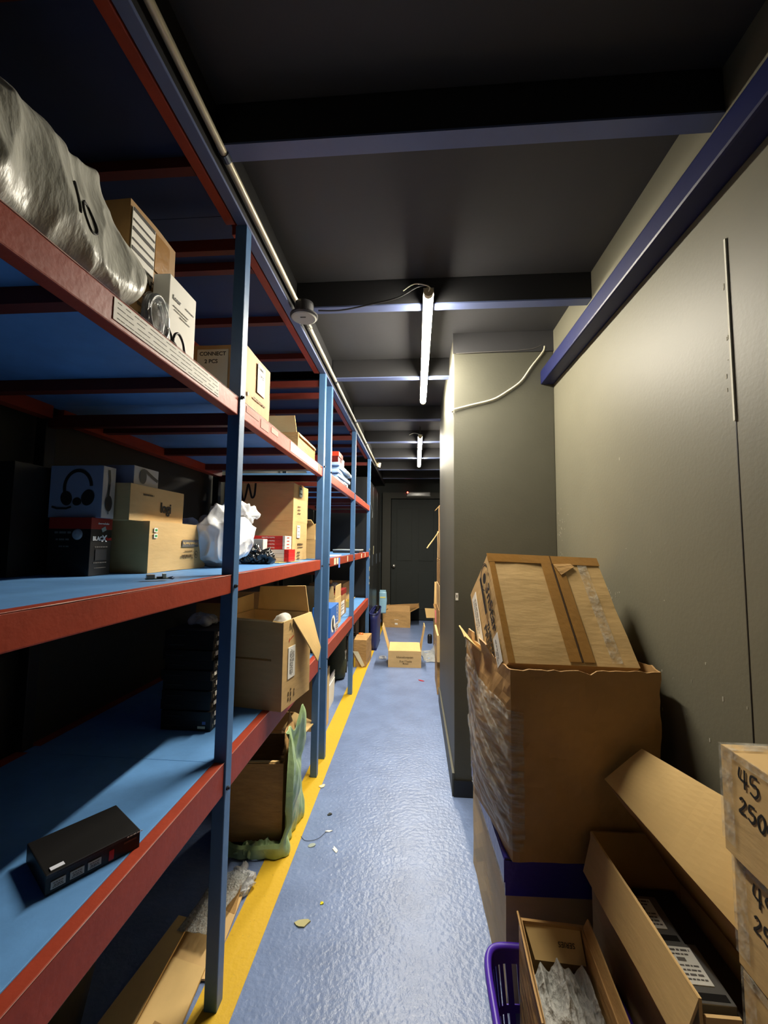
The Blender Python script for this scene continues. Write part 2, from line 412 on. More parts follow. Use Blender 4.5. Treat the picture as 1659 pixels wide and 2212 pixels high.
# ------------------------------------------------------------------ steel racks
def rack(ys, label, notes):
    t = thing('storage_rack', label, 'rack', (-.9, ys[0], 0), 0, None)
    y0 = ys[0]; L = lambda x, y, z: (x+.9, y-y0, z)
    for y in ys:
        for (xa, xb) in ((-.602,-.563), (-1.26,-1.222)):
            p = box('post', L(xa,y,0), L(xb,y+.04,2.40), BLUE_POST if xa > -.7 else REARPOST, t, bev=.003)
            if xa > -.7:
                for z in (.612, 1.213, 1.817):
                    bm = bmesh.new(); tube(bm, [L(-.563,y+.012,z), L(-.558,y+.012,z)], .0065, 10); tube(bm, [L(-.558,y+.012,z), L(-.553,y+.012,z)], .004, 6)
                    mk('bolt', bm, BOLT, p)
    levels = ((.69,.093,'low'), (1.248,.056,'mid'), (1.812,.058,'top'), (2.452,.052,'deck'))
    for ya, yb in zip(ys, ys[1:]):
        a, b = ya+.041, yb-.001
        for z, hb, nm in levels:
            xo = .034 if nm == 'deck' else 0
            fb = box('front_beam', L(-.60-xo,a,z-hb), L(-.568-xo,b,z+.001), RED_BEAM, t, bev=.003)
            if nm != 'deck':   # pale worn edge where the paint has gone
                sheet('worn_edge', lambda u, v: Vector(L(-.5676, a+(b-a)*u, z+.0014-(1-v)*(.0006+.0022*max(0, noise.noise(Vector(((a+(b-a)*u)*9, z*7, 1)))+.2)))), 60, 1, pm('worn_edge_metal', (196,150,138), .45), fb, .0006)
            box('rear_beam', L(-1.24,a,z-.06), L(-1.20,b,z), RED_BEAM, t)
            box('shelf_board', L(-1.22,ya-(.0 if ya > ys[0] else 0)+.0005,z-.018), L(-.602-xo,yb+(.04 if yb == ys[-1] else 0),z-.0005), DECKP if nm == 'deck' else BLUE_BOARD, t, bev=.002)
            n = 3
            for k in range(n):
                y = a + (b-a)*(k+.5)/n
                box('cross_bar', L(-1.2,y-.015,z-.05), L(-.602-xo,y+.015,z-.0185), MAROON, t)
    for y in ys:          # end ties between front and rear posts
        for z in (.62,1.19,1.755,2.35):
            box('end_tie', L(-1.222,y+.008,z-.03), L(-.602,y+.032,z+.01), MAROON, t)
    return t, L
R1, L1 = rack((.02,1.25,2.45), 'blue and red steel rack', 0)
R2, L2 = rack((2.655,3.77,5.03), 'blue and red steel rack', 0)
R1['label'] = 'steel rack with blue posts and red beams holding the wrapped bundle and headset boxes'
R2['label'] = 'steel rack with blue posts holding the folded blue pads, ending at the black cabinet'
# white printed label strips stuck along the top beam, and torn ones further on
def label_strip(rk, L, ya, yb, za, zb, rows, seed, mat=PAPER):
    s = box('label_strip', L(-.5676,ya,za), L(-.5665,yb,zb), mat, rk, label='white printed label strip on the beam')
    bm = bmesh.new(); r = random.Random(seed)
    for k in range(rows):
        z = za+(zb-za)*(k+.6)/(rows+.2); y = ya+.01
        while y < yb-.01:
            d = r.uniform(.004,.03)
            addbox(bm, L(-.5666,y,z-.0006), L(-.5660,min(y+d,yb-.004),z+.0006)); y += d+r.choice((.002,.003,.012))
    mk('printed_text', bm, INK_GREY, s)
label_strip(R1, L1, .70, 1.115, 1.765, 1.808, 4, 1)
label_strip(R1, L1, 1.80, 2.32, 1.765, 1.808, 3, 2)
for i, (ya,yb,za,zb) in enumerate(((1.31,1.42,1.785,1.806),(1.44,1.52,1.77,1.80),(1.55,1.63,1.782,1.803))):
    box('torn_label', L1(-.5676,ya,za), L1(-.5668,yb,zb), pm('torn_label_paper', (206,150,140), .8), R1, label='torn pale label on the beam')
for i, (ya,yb) in enumerate(((2.86,2.93),(2.96,3.02),(3.42,3.46),(4.30,4.36),(4.62,4.66))):
    box('torn_label', L2(-.5676,ya,1.2), L2(-.5668,yb,1.245), PAPER_DIM, R2, label='torn pale label on the beam')
box('torn_label', L2(-.5676,3.03,1.17), L2(-.5668,3.09,1.243), pm('blue_tag', (90,130,220), .5), R2, label='blue tag on the beam')
# flakes of bare paint on the last post
bm = bmesh.new()
for z, h in ((1.27,.02),(1.17,.035),(1.02,.05),(.92,.03),(.86,.02)): addbox(bm, L2(-.5632,5.03,z), L2(-.560,5.045,z+h))
mk('paint_flake', bm, PAPER_DIM, R2)
# ------------------------------------------------------------------ top shelf
ZT = 1.8125
FILM = plastic_film('grey_wrap_film', (205,205,195), .1, .36, .25, 22, (1,2.0,.7))
t = thing('wrapped_bundle', 'bulky bundle in creased clear plastic marked 10, on the top shelf', 'bundle', (-.75,.6,ZT))
def R(p): return (p[0]+.75, p[1]-.6, p[2]-ZT)
core = [(-.63,.22,1.83),(-.63,.80,1.83),(-.65,.80,1.92),(-.69,.79,2.0),(-.70,.70,2.07),(-.70,.5,2.06),(-.72,.25,2.02),(-1.0,.25,1.83),(-1.0,.8,1.83),(-.98,.78,2.0),(-.98,.3,2.0)]
hull_blob('bundle_contents', [R(p) for p in core], pm('grey_foam', (128,128,120), .8, var=.2), t, 3, 4, .02, 6, 3)
outer = [(-.59,.20,1.818),(-.585,.60,1.818),(-.592,.84,1.822),(-.60,.845,1.90),(-.612,.862,1.985),(-.622,.868,2.085),(-.64,.82,2.165),(-.66,.70,2.175),(-.685,.58,2.115),(-.70,.30,2.04),
         (-.59,.3,1.9),(-1.02,.25,1.82),(-1.02,.83,1.82),(-.95,.82,2.0),(-.9,.4,2.03),(-.72,.2,1.98)]
hull_blob('film_wrap', [R(p) for p in outer], FILM, t, 6, 2, .014, 5, 9, (1.0,1.5,.9), oct2=.4, flat=.002)
# the number ten, marker-drawn on the film: strokes laid onto the film surface
from mathutils.bvhtree import BVHTree
fm = t.children[-1].data
bvh = BVHTree.FromPolygons([v.co.copy() for v in fm.vertices], [list(p.vertices) for p in fm.polygons])
bm = bmesh.new()
for pl in ([(.634,2.028),(.632,2.000),(.626,1.962)], [(.668,2.010),(.655,2.002),(.648,1.972),(.662,1.952),(.682,1.958),(.690,1.985),(.680,2.008),(.662,2.012)]):
    P3 = []
    for p in smoothpath([(0,.675+(y-.66)*.85,z-.03) for y, z in pl], 6):
        h = bvh.ray_cast(Vector((1.2, p.y-.6, p.z-ZT)), Vector((-1,0,0)))
        if h[0] is not None: P3.append(h[0]+h[1]*.0015)
    if len(P3) > 2: tube(bm, P3, .0020, 6)
mk('handwriting', bm, INK, t)

t,w_,d_,h_ = carton('carton', 'brown taped carton with a barred white label, wedged behind the wrapped bundle and white box', -1.0, -.68, .872, 1.056, ZT, .352, KRAFT_BROWN, seed=2)
sticker('shipping_label', .085, .15, frame('+x',w_,d_,h_,-.045,.085,.003), PAPER, t)
bm = bmesh.new()
for k in range(6): addbox(bm, (-.04,.066-.024*k,0), (.04,.075-.024*k-(.004 if k%2 else 0),.0006))
mk('printed_bars', bm, INK, t, frame('+x',w_,d_,h_,-.045,.085,.0042))
box('tape', (-.03,-.05,-.0006), (.03,.05,.0006), TAPE, t, frame('+x',w_,d_,h_,.03,.11,.0035))
text('EQNT', .032, frame('+x',w_,d_,h_,-.03,.01,.0036,-4), INK, t, bold=.0006)
lines(frame('+x',w_,d_,h_,-.01,-.03,.0036), t, [(0,.01,.1,.004),(0,-.004,.09,.004),(-.01,-.03,.07,.009),(-.01,-.055,.06,.009)], INK_SOFT)
t = thing('retail_box', 'thin white retail box standing on edge against the taped brown carton', 'box', (-.645,1.012,ZT), 0)
box('box_body', (-.022,-.062,0), (.022,.062,.215), PAPER, t, bev=.002)
text('Laser', .016, frame('+x',.044,.124,.215,-.03,.055), INK, t, bold=.0004)
lines(frame('+x',.044,.124,.215,0,.045), t, [(.03,.01,.04,.003),(-.01,-.012,.07,.0022),(-.01,-.02,.06,.0022),(.01,-.028,.05,.0022)], INK_GREY)
t = thing('cable_coil', 'coiled grey cable in a clear bag leaning between the bundle and white box', 'cable', (-.61,.885,ZT), 0)
bm = bmesh.new()
pts = []
for i in range(150):
    a = i/150*2*PI*5; k = i/150
    pts.append(((k-.5)*.02+.004*math.sin(a*1.3), .034*math.cos(a)*(1-.12*math.sin(k*9)), .058+.052*math.sin(a)+.004*math.sin(k*14)))
tube(bm, pts, .0042, 6)
mk('cable', bm, pm('grey_cable', (120,126,130), .3), t, smooth=True)
bm = bmesh.new(); tube(bm, [(.005,.052,.028),(.005,.066,.022)], .009, 8); tube(bm, smoothpath([(.004,.04,.06),(.004,.055,.045),(.004,.058,.03)]), .003, 6)
mk('connector', bm, BLACK, t)
hull_blob('clear_bag', [(-.02,-.05,.002),(.022,-.05,.002),(-.02,.052,.002),(.022,.052,.002),(-.012,-.045,.12),(.016,-.045,.13),(-.012,.04,.11),(.014,.03,.12)], plastic_film('bag_film', (230,235,240), .82, .08, .7, 40), t, 3, 1, .006, 20, 2, flat=.001)
t = thing('charger_cable', 'dark looped lead lying in front of the thin white retail box', 'cable', (-.612,1.0,ZT))
bm = bmesh.new(); tube(bm, smoothpath([(-.002,-.04,.004),(.004,-.045,.05),(.006,-.03,.065),(.008,-.012,.05),(.006,.005,.02),(.004,.03,.004),(.002,.05,.004)],6), .0035, 6); mk('lead', bm, DARKGREY, t, smooth=True)

t,w_,d_,h_ = carton('carton', 'large brown carton behind the first post, a paper sheet on each face', -.93, -.61, 1.385, 1.632, ZT, .245, KRAFT_BROWN, seed=4)
s = sticker('paper_sheet', .115, .15, frame('-y',w_,d_,h_,.04,.03,.004), PAPER_DIM, t)
text('CONNECT', .02, frame('-y',w_,d_,h_,.04,.088,.0052), INK, t, bold=.0003)
text('2 PCS', .02, frame('-y',w_,d_,h_,.035,.06,.0052), INK, t, bold=.0003)
s = sticker('paper_sheet', .075, .115, frame('+x',w_,d_,h_,.02,.045,.004), PAPER, t)
text('CONNECT', .0135, frame('+x',w_,d_,h_,.02,.085,.0052), INK, t)
text('2 PCS', .017, frame('+x',w_,d_,h_,.02,.058,.0052), INK, t)
lines(frame('+x',w_,d_,h_,.0,-.045,.004), t, [(.01,0,.12,.006)], INK_SOFT)
sticker('paper_tag', .012, .014, frame('+x',w_,d_,h_,-.1,-.05,.0042), PAPER_DIM, t)

t,w_,d_,h_ = open_carton('open_carton', 'open carton on the top shelf with one flap up and crumpled paper inside', -.98, -.615, 2.075, 2.44, ZT, .115, {'-y':(.085,12), '-x':(.09,25), '+x':(.02,160)}, KRAFT_WORN)
hull_blob('packing_paper', [(-.1,-.1,.05),(.15,-.1,.08),(.16,.12,.08),(-.1,.12,.05),(.05,.0,.17),(.12,.06,.16),(.13,.1,.15)], pm('packing_paper', (196,190,160), .8), t, 4, 1, .03, 16, 3)
t = thing('tool_case', 'dark red plastic case at the back of the top shelf, above the blue pads', 'case', (-.80,3.62,ZT))
soft_box('case_body', (-.13,-.15,0), (.13,.15,.30), pm('dark_red_plastic', (96,18,18), .4), t, amp=.004, seed=5)
box('case_band', (-.133,-.153,.12), (.133,.153,.15), BLACK, t); box('case_corner', (.06,-.154,.29), (.135,.05,.33), pm('orange_red_plastic', (200,60,30), .5), t)
bm = bmesh.new(); tube(bm, smoothpath([(.05,-.1,.30),(.06,-.08,.34),(.06,.06,.34),(.05,.1,.30)]), .009, 8); mk('case_handle', bm, BLACK, t)
PADS = pm('blue_pad_cloth', (150,178,214), .6, bump=.3, bscale=40)
for i, (dy, hgt, dx) in enumerate(((0,.030,0),(.02,.028,.012),(-.01,.03,.004),(.03,.026,.02),(.0,.026,.006))):
    z = ZT + sum((.030,.028,.03,.026,.026)[:i])
    t = thing('folded_pad', ['folded blue pad at the bottom of the top-shelf pile, in a wrinkled clear sleeve','second folded blue pad from the bottom of the top-shelf pile','middle folded blue pad of the pile of five on the top shelf','fourth folded blue pad up, just under the topmost of the pile','topmost folded blue pad of the pile beyond the doubled post'][i], 'pad', (-.70+dx,3.2+dy,z), random.uniform(-.05,.05), 'folded blue pads on the top shelf')
    bm = bmesh.new(); addbox(bm, (-.12,-.22,0), (.125,.22,hgt), None, .008); wobbly(bm, 3, .005, 9, i+2)
    for v in bm.verts: v.co.z = max(v.co.z, .0)
    mk('pad_cloth', bm, PADS, t, smooth=True)
    if i in (0,3):
        hull_blob('clear_sleeve', [(-.12,-.23,0),(.15,-.22,0),(.14,.25,0),(-.12,.24,0),(.155,-.1,hgt),(.16,.28,hgt*.8),(-.1,.24,hgt),(-.1,-.22,hgt)], plastic_film('bag_film2', (238,240,240), .45, .12, .9, 30), t, 4, 1, .02, 18, i+1, flat=.0)
# ------------------------------------------------------------------ middle shelf
ZM = 1.2485
t = thing('carton', 'plain black carton standing in the dark behind the headset boxes', 'box', (-1.17,1.12,ZM))
soft_box('carton_body', (-.08,-.09,0), (.08,.09,.315), BLACK, t, seed=8)
sticker('silver_strip', .006, .05, frame('-y',.16,.18,.3,.03,-.07,.004), pm('silver_foil', (150,150,150), .3, metal=.8), t)
# drive dock box, red lid band over black
BLK_CARD = pm('black_gloss_card', (26,25,25), .38, spec=.5, var=.3, vscale=10)
t = thing('drive_dock_box', 'black retail box with a red top band and white lettering, under the headset box', 'box', (-.995,1.158,ZM))
w_,d_,h_ = .13,.082,.168
box('box_body', (-w_/2,-d_/2,0), (w_/2,d_/2,h_*.8), BLK_CARD, t, bev=.0015)
box('red_band', (-w_/2-.0005,-d_/2-.0005,h_*.8), (w_/2+.0005,d_/2+.0005,h_), pm('red_card', (150,34,26), .45), t, bev=.0015)
text('BLAC', .0165, frame('+x',w_,d_,h_,-.016,.023), INK_WHITE, t, bold=.0007, sx=.9)
text('X', .026, frame('+x',w_,d_,h_,.010,.023), INK_WHITE, t, bold=.001)
text('duet', .014, frame('+x',w_,d_,h_,.027,.023), INK_RED, t, bold=.0005)
text('thermaltake', .009, frame('+x',w_,d_,h_,.005,.068), PAPER, t)
lines(frame('+x',w_,d_,h_,0,0), t, [(0,-.001,.05,.003),(-.002,-.047,.05,.003),(0,-.062,.045,.002)], INK_GREY)
bm = bmesh.new(); addbox(bm, (-.022,-.04,0), (.022,-.008,.0008)); mk('product_picture', bm, DARKGREY, t, frame('+x',w_,d_,h_,0,0))
sticker('price_sticker', .016, .012, frame('+x',w_,d_,h_,.006,.051,.0016,25), pm('grey_sticker', (160,170,162), .6), t)
lines(frame('-y',w_,d_,h_,0,0), t, [(-.02,.04,.05,.006),(-.02,.02,.04,.005),(-.015,0,.03,.004)], INK_GREY)
bm = bmesh.new(); lathe(bm, [(.016,0),(.012,.004),(0,.006)], 20); mk('product_disc', bm, pm('pale_print', (150,152,160), .5), t, frame('-y',w_,d_,h_,.025,.035))
# headset boxes with printed headsets
BOXBLUE = pm('grey_blue_card', (142,150,172), .55, var=.05); SIDEW = pm('pale_grey_card', (196,194,188), .55, var=.05)
def ring(bm, cx, cy, rx, ry, a0, a1, wd, z=.0006, n=40):
    P = []
    for k in range(n+1):
        a = math.radians(a0+(a1-a0)*k/n); c, s = math.cos(a), math.sin(a)
        P.append((bm.verts.new((cx+(rx-wd/2)*c, cy+(ry-wd/2)*s, z)), bm.verts.new((cx+(rx+wd/2)*c, cy+(ry+wd/2)*s, z))))
    for A, B in zip(P, P[1:]): bm.faces.new((A[0],A[1],B[1],B[0]))
def disc(bm, cx, cy, rx, ry, z=.0006, rot=0, n=24):
    c, s = math.cos(rot), math.sin(rot)
    bm.faces.new([bm.verts.new((cx+rx*math.cos(2*PI*k/n)*c-ry*math.sin(2*PI*k/n)*s, cy+rx*math.cos(2*PI*k/n)*s+ry*math.sin(2*PI*k/n)*c, z)) for k in range(n)])
def rib(bm, pts, wd, z=.0007):
    P = [Vector((x,y,z)) for x,y in pts]; pr = []
    for i, p in enumerate(P):
        d = (P[min(i+1,len(P)-1)]-P[max(0,i-1)]).normalized(); n = Vector((-d.y,d.x,0))*wd/2
        pr.append((bm.verts.new(p-n), bm.verts.new(p+n)))
    for A, B in zip(pr, pr[1:]): bm.faces.new((A[0],A[1],B[1],B[0]))
t = thing('headset_box', 'pale box showing a whole headset with a microphone boom, on the black and red box', 'box', (-.998,1.157,ZM+h_))
w2,d2,h2 = .165,.05,.154
box('box_body', (-w2/2,-d2/2,0), (w2/2,d2/2,h2), BOXBLUE, t, bev=.001)
box('side_print', (-.0005,-d2/2+.0005,.0005), (.0006,d2/2-.0005,h2-.0005), SIDEW, t, Matrix.Translation((w2/2,0,0)), label='pale grey side with a headset in profile')
bm = bmesh.new(); ring(bm, .012, .012, .042, .05, 5, 205, .010); disc(bm, -.022,-.020,.018,.022,.0008,.3); disc(bm, .045,-.018,.02,.024,.0008,-.3)
rib(bm, [(-.005,-.045),(-.02,-.05),(-.05,-.05),(-.066,-.045)], .006); disc(bm, .012,-.03,.014,.012,.0009)
mk('headset_picture', bm, INK, t, frame('-y',w2,d2,h2,-.005,.0))
bm = bmesh.new(); rib(bm, [(-.004,.062),(.0,.03),(-.004,-.02)], .008); disc(bm, -.001,-.038,.014,.024,.0008); rib(bm, [(-.001,-.055),(-.001,-.07)], .003)
mk('headset_profile_picture', bm, DARKGREY, t, frame('+x',w2,d2,h2,0,.005,.0022))
# kraft cartons with printing
t,w_,d_,h_ = carton('carton', 'long tan carton with upside-down print and two green stickers on the middle shelf', -1.14, -.846, 1.253, 1.610, ZM, .166, KRAFT, seed=11, amp=.002)
TH = h_
box('grey_panel', (-.055,-.013,0), (.055,.013,.0006), INK_GREY, t, frame('+x',w_,d_,h_,.062,.012,.0026), label='dark grey printed panel')
text('TrP Portable Power Pac', .0135, frame('+x',w_,d_,h_,.062,.012,.0036,180), KRAFT_PALE, t, sx=.78, bold=.0003)
text('Thermaltake', .021, frame('+x',w_,d_,h_,.045,-.036,.0028,180), INK_SOFT, t, sx=.72, bold=.0003)
lines(frame('+x',w_,d_,h_,.05,-.017,.0026), t, [(0,0,.05,.0028)], INK_SOFT)
bm = bmesh.new(); ring(bm, 0,0,.0105,.0125,0,360,.002); mk('maker_mark', bm, INK_SOFT, t, frame('+x',w_,d_,h_,.104,-.03,.0028)); text('Tt', .012, frame('+x',w_,d_,h_,.104,-.03,.0028,180), INK_SOFT, t)
for v, bl in ((.055,.0),(.036,.0)):
    s = sticker('green_sticker', .018, .014, frame('+x',w_,d_,h_,-.15,v,.003), PAPER, t); 
    box('sticker_print', (-.006,-.004,0), (.006,.003,.0006), pm('green_ink', (40,150,70), .6), t, frame('+x',w_,d_,h_,-.149,v,.0034))
t,w_,d_,h_ = carton('carton', 'small tan carton with one short bold black word, on top of the long tan carton', -1.09, -.87, 1.186, 1.475, ZM+TH, .113, KRAFT, seed=12, amp=.0015)
t.location.y += .075; t.location.x -= .0
t.location.y = 1.333
LH = h_
text('logi', .048, frame('+x',w_,d_,h_,.036,-.008,.0022), INK, t, bold=.0012, sx=.9)
lines(frame('+x',w_,d_,h_,-.06,.028,.0022), t, [(0,0,.055,.0055)], INK_SOFT)
t = thing('headset_box', 'flat grey box with a headset picture on its end, topmost of its pile', 'box', (-.98,1.274,ZM+TH+LH))
w2,d2,h2 = .2,.122,.06
box('box_body', (-w2/2,-d2/2,0), (w2/2,d2/2,h2), BOXBLUE, t, bev=.001)
box('end_print', (-.0004,-d2/2+.0005,.0005), (.0006,d2/2-.0005,h2-.0005), SIDEW, t, Matrix.Translation((w2/2,0,0)), label='pale grey end with a headset picture')
bm = bmesh.new(); disc(bm, -.02,.0,.017,.024); rib(bm, [(-.02,.02),(-.005,.018),(.03,.003),(.055,-.006)], .011); ring(bm,-.02,0,.009,.014,0,360,.003,.0009)
mk('headset_picture', bm, DARKGREY, t, frame('+x',w2,d2,h2,0,0,.0022))
# cloth rolls in a bag and the white carrier bag
WHITEBAG = pm('white_bag_film', (232,234,238), .45, spec=.5, bump=.3, bscale=30)
ROLLBAG = pm('milky_bag_film', (196,200,212), .4, bump=.3, bscale=25)
t = thing('bagged_rolls', 'pale rolls in a milky bag, between the long tan carton and white carrier bag', 'bag', (-.95,1.70,ZM))
hull_blob('milky_bag', [(-.12,-.08,0),(.07,-.08,0),(.07,.14,0),(-.12,.14,0),(-.12,-.08,.17),(.07,-.08,.15),(.07,.1,.17),(-.12,.14,.2),(-.02,.0,.22)], ROLLBAG, t, 5, 3, .016, 12, 4, flat=0)
for i, z in enumerate((.165,.195)):
    bm = bmesh.new(); tube(bm, [(.085,-.07,z-.02+i*.012),(.08,.09,z-.02+i*.01)], .026, 14); mk('roll', bm, PAPER_DIM if i == 0 else ROLLBAG, t, smooth=True)
t = thing('carrier_bag', 'crumpled white carrier bag on the middle shelf, half behind the first post', 'bag', (-.775,1.675,ZM))
P = [(-.13,-.14,0),(.03,-.15,0),(.07,.07,0),(-.1,.08,0),(-.13,-.13,.10),(.05,-.13,.10),(.075,.05,.10),(-.1,.12,.10),(-.09,-.08,.20),(.06,.13,.14),(.03,.15,.19),(.06,.19,.21),(.03,.13,.27),(-.02,.02,.28),(-.04,-.10,.24),(0,-.13,.22),(-.08,.12,.22)]
hull_blob('bag_film', P, WHITEBAG, t, 5, 2, .03, 10, 8, (1,1,.6), flat=0)
hull_blob('bag_handle', [(.0,.04,.2),(.05,.15,.17),(.06,.2,.2),(.05,.19,.25),(.0,.12,.285),(-.03,.06,.29),(.02,.02,.25),(.07,.1,.22)], WHITEBAG, t, 4, 1, .028, 14, 2)
# two big cartons stacked
t,w_,d_,h_ = carton('carton', 'big tan carton with a small white label, bottom of the stack of two', -1.12, -.70, 2.33, 2.60, ZM, .226, KRAFT, seed=21, rotz=-.04)
sticker('shipping_label', .055, .075, frame('+x',w_,d_,h_,-.04,.055,.004), PAPER, t); lines(frame('+x',w_,d_,h_,-.04,.055,.005), t, [(0,.025,.035,.006),(0,.0,.03,.004),(0,-.02,.035,.004)], INK_GREY)
lines(frame('+x',w_,d_,h_,.02,-.05,.004), t, [(-.02,.03,.10,.012),(-.02,.012,.1,.006),(-.05,-.018,.05,.008),(-.05,-.036,.05,.008),(-.05,-.054,.05,.008)], INK_SOFT)
bh = h_
t,w_,d_,h_ = carton('carton', 'big tan carton with a curly black logo, top of the stack of two', -1.12, -.70, 2.33, 2.61, ZM+bh, .223, KRAFT, seed=22, rotz=-.035, tape='x')
strokes([[(-.07,.0),(-.05,.055),(-.035,-.0),(-.02,-.05),(-.005,0),(.005,.05),(.02,0),(.03,-.03),(.045,-.015),(.05,.055)]], .006, frame('-y',w_,d_,h_,-.07,.055,.003), INK, t, 'printed_logo')
sticker('shipping_label', .06, .06, frame('+x',w_,d_,h_,-.02,.07,.004), pm('grey_sticker', (160,170,162), .6), t); lines(frame('+x',w_,d_,h_,-.02,.07,.005), t, [(0,.02,.04,.01),(0,-.01,.04,.008)], INK)
lines(frame('+x',w_,d_,h_,-.04,-.05,.004), t, [(0,.03,.05,.006),(0,.01,.05,.006),(0,-.01,.05,.006)], INK_SOFT)
# red retail boxes in front of them
REDC = pm('red_gloss_card', (206,32,26), .35, var=.05); WSP = pm('white_gloss_card', (226,218,210), .4, var=.04)
for i in range(3):
    t = thing('retail_box', ['lowest pale box with a red end, under the red boxes','middle pale box with a red end, under the red boxes','uppermost pale box with a red end, right under the red boxes'][i].replace('right ','just '), 'box', (-.745,2.12,ZM+.004+i*.021), 0, 'pale boxes under the red boxes')
    box('box_body', (-.085,-.05,0), (.075,.06,.0205), WSP, t, bev=.0015); box('red_end', (.0755,-.0505,0), (.10,.0605,.0205), REDC, t, bev=.0015)
for i in range(4):
    t = thing('retail_box', ['lowest of four red boxes stacked beside the two big cartons','second red box up in the stack of four beside the big cartons','third red box up in the stack of four beside the big cartons','topmost red box of the stack of four beside the big cartons'][i], 'box', (-.765,2.12,ZM+.0675+i*.0172), 0, 'red boxes in front of the big cartons')
    box('box_body', (-.10,-.05,0), (.085,.06,.0170), REDC, t, bev=.0012); box('white_end', (.0855,-.0505,0), (.098,.0605,.0170), WSP, t, bev=.0012)
    text('Nutrilon Expandible', .0105, frame('-y',.2,.10,.017,.01,0,.0012,180), INK_WHITE, t, sx=.8)
    lines(frame('+x',.196,.10,.017,.0,.0,.0012), t, [(0,0,.04,.004)], INK_RED)
t = thing('retail_box', 'small white box with red print, in front of the red boxes', 'box', (-.80,2.03,ZM+.0005))
box('box_body', (-.05,-.03,0), (.045,.03,.118), WSP, t, bev=.002); text('KRAMP', .012, frame('-y',.095,.06,.118,-.02,.02,.001), INK_RED, t); lines(frame('-y',.095,.06,.118,-.02,.04,.001), t, [(0,0,.04,.004)], PAPER)
t = thing('bin_bag', 'crumpled black plastic bag lying before the red boxes', 'bag', (-.755,1.92,ZM))
hull_blob('bag_film', [(-.09,-.05,0),(.08,-.05,0),(.085,.05,0),(-.08,.06,0),(-.08,-.03,.05),(.06,-.04,.04),(.02,.0,.095),(.06,.05,.06),(-.07,.03,.085),(.085,.0,.04)], BLACK_SOFT, t, 5, 1, .03, 22, 3, flat=0)
t = thing('card_sheet', 'loose tan card sheet lying under the red boxes at the shelf edge', 'sheet', (-.70,2.12,ZM))
panel('card', [(-.12,-.1,.002),(.03,-.12,.002),(.085,.12,.003),(-.12,.12,.002)], .002, KRAFT_PALE, t)
t,w_,d_,h_ = open_carton('open_carton', 'small tan carton open toward the aisle, top one beside the doubled post', -.86, -.66, 2.665, 2.85, ZM+.125, .10, {'-y':(.05,60),'+x':(.06,80)}, KRAFT)
t,w_,d_,h_ = carton('carton', 'small tan carton beneath the small open one beside the doubled post', -.88, -.64, 2.665, 2.86, ZM, .124, KRAFT, seed=31, tape='x')
# little circuit module near the edge
t = thing('circuit_module', 'tiny green circuit module with bent pins lying near the middle shelf edge', 'electronics', (-.668,1.03,ZM), .75)
box('circuit_board', (-.026,-.011,.004), (.026,.011,.006), pm('circuit_green', (26,60,36), .4), t)
box('metal_port', (-.024,-.009,.006), (-.006,.009,.016), pm('port_metal', (150,140,120), .3, metal=.7), t, bev=.001); box('chip', (.0,-.006,.006), (.012,.006,.010), BLACK, t)
bm = bmesh.new()
for k in range(6): tube(bm, [(.024,-.009+k*.0036,.005),(.036+.004*(k%2),-.011+k*.004,.003+.003*(k%3))], .0007, 5)
mk('pin', bm, BOLT, t)
bm = bmesh.new(); addbox(bm, (.013,-.008,.006), (.02,.008,.017)); mk('plug', bm, PAPER_DIM, t)
# far end of the shelf
t = thing('keyboard_tray', 'long dark tray with a pale lid lying across the far middle shelf', 'tray', (-.74,4.52,ZM))
box('tray_body', (-.14,-.16,0), (.145,.16,.026), DARKGREY, t, bev=.004); box('tray_lid', (-.142,-.162,.026), (.147,.162,.036), pm('pale_grey_plastic', (176,184,186), .4), t, bev=.003)
t = thing('paper_stack', 'white paper sheets lying on the middle shelf beyond the doubled post', 'paper', (-.68,3.3,ZM), .1)
for k in range(3): box('paper_sheet', (-.05-.004*k,-.14+.02*k,.0006+k*.0012), (.07,.14+.03*k,.0014+k*.0012), PAPER, t)
t = thing('bracket', 'small pale steel bracket standing at the back of the far middle shelf', 'bracket', (-1.0,2.95,ZM))
box('bracket_arm', (-.004,-.004,0), (.004,.004,.20), ZINC, t); box('bracket_foot', (-.03,-.012,0), (.03,.012,.006), ZINC, t)
# ------------------------------------------------------------------ low shelf
ZL = .6905
PCB = pm('black_pc_case', (24,23,23), .45, spec=.4, var=.15, vscale=40)
SPECK = pm('pale_port_metal', (214,208,196), .4)
def mini_pc():
    t = thing('mini_computer', 'x', 'computer')
    w,d,h = .182,.176,.034
    box('case', (-w/2,-d/2,0), (w/2,d/2,h), PCB, t, bev=.002)
    box('vent_slot', (-.03,-.0008,-.003), (.03,.0008,.003), pm('vent_grey', (58,58,62), .5), t, frame('-y',w,d,h,-.045,0,0))
    box('label_plate', (-.009,-.0075,0), (.009,.0075,.0008), SPECK, t, frame('+x',w,d,h,-.055,.003,.0004))
    bm = bmesh.new()
    for u in (-.074,-.03,-.01,.012): addbox(bm, (u-.004,-.008,0), (u+.004,.004,.0008))
    mk('port', bm, pm('port_metal', (150,140,120), .3, metal=.7), t, frame('+x',w,d,h,0,0,.0004))
    return t
proto = mini_pc()
ords = ['bottom','second','third','fourth','fifth','sixth','seventh','eighth','ninth','topmost']
for i in range(10):
    lab = f'{ords[i]} black mini computer from the bottom of the stack beside the first post' if 0 < i < 9 else f'{ords[i]} black mini computer of the dark stack beside the first post'
    loc = (-.801+.004*math.sin(i*2.3), 1.525+.003*math.cos(i*3.1), ZL+i*.0345)
    if i == 0: proto.location = loc; proto['label'] = lab; proto['group'] = 'stacked black mini computers'; pc = proto
    else: pc = copy_thing(proto, loc, lab, 'stacked black mini computers')
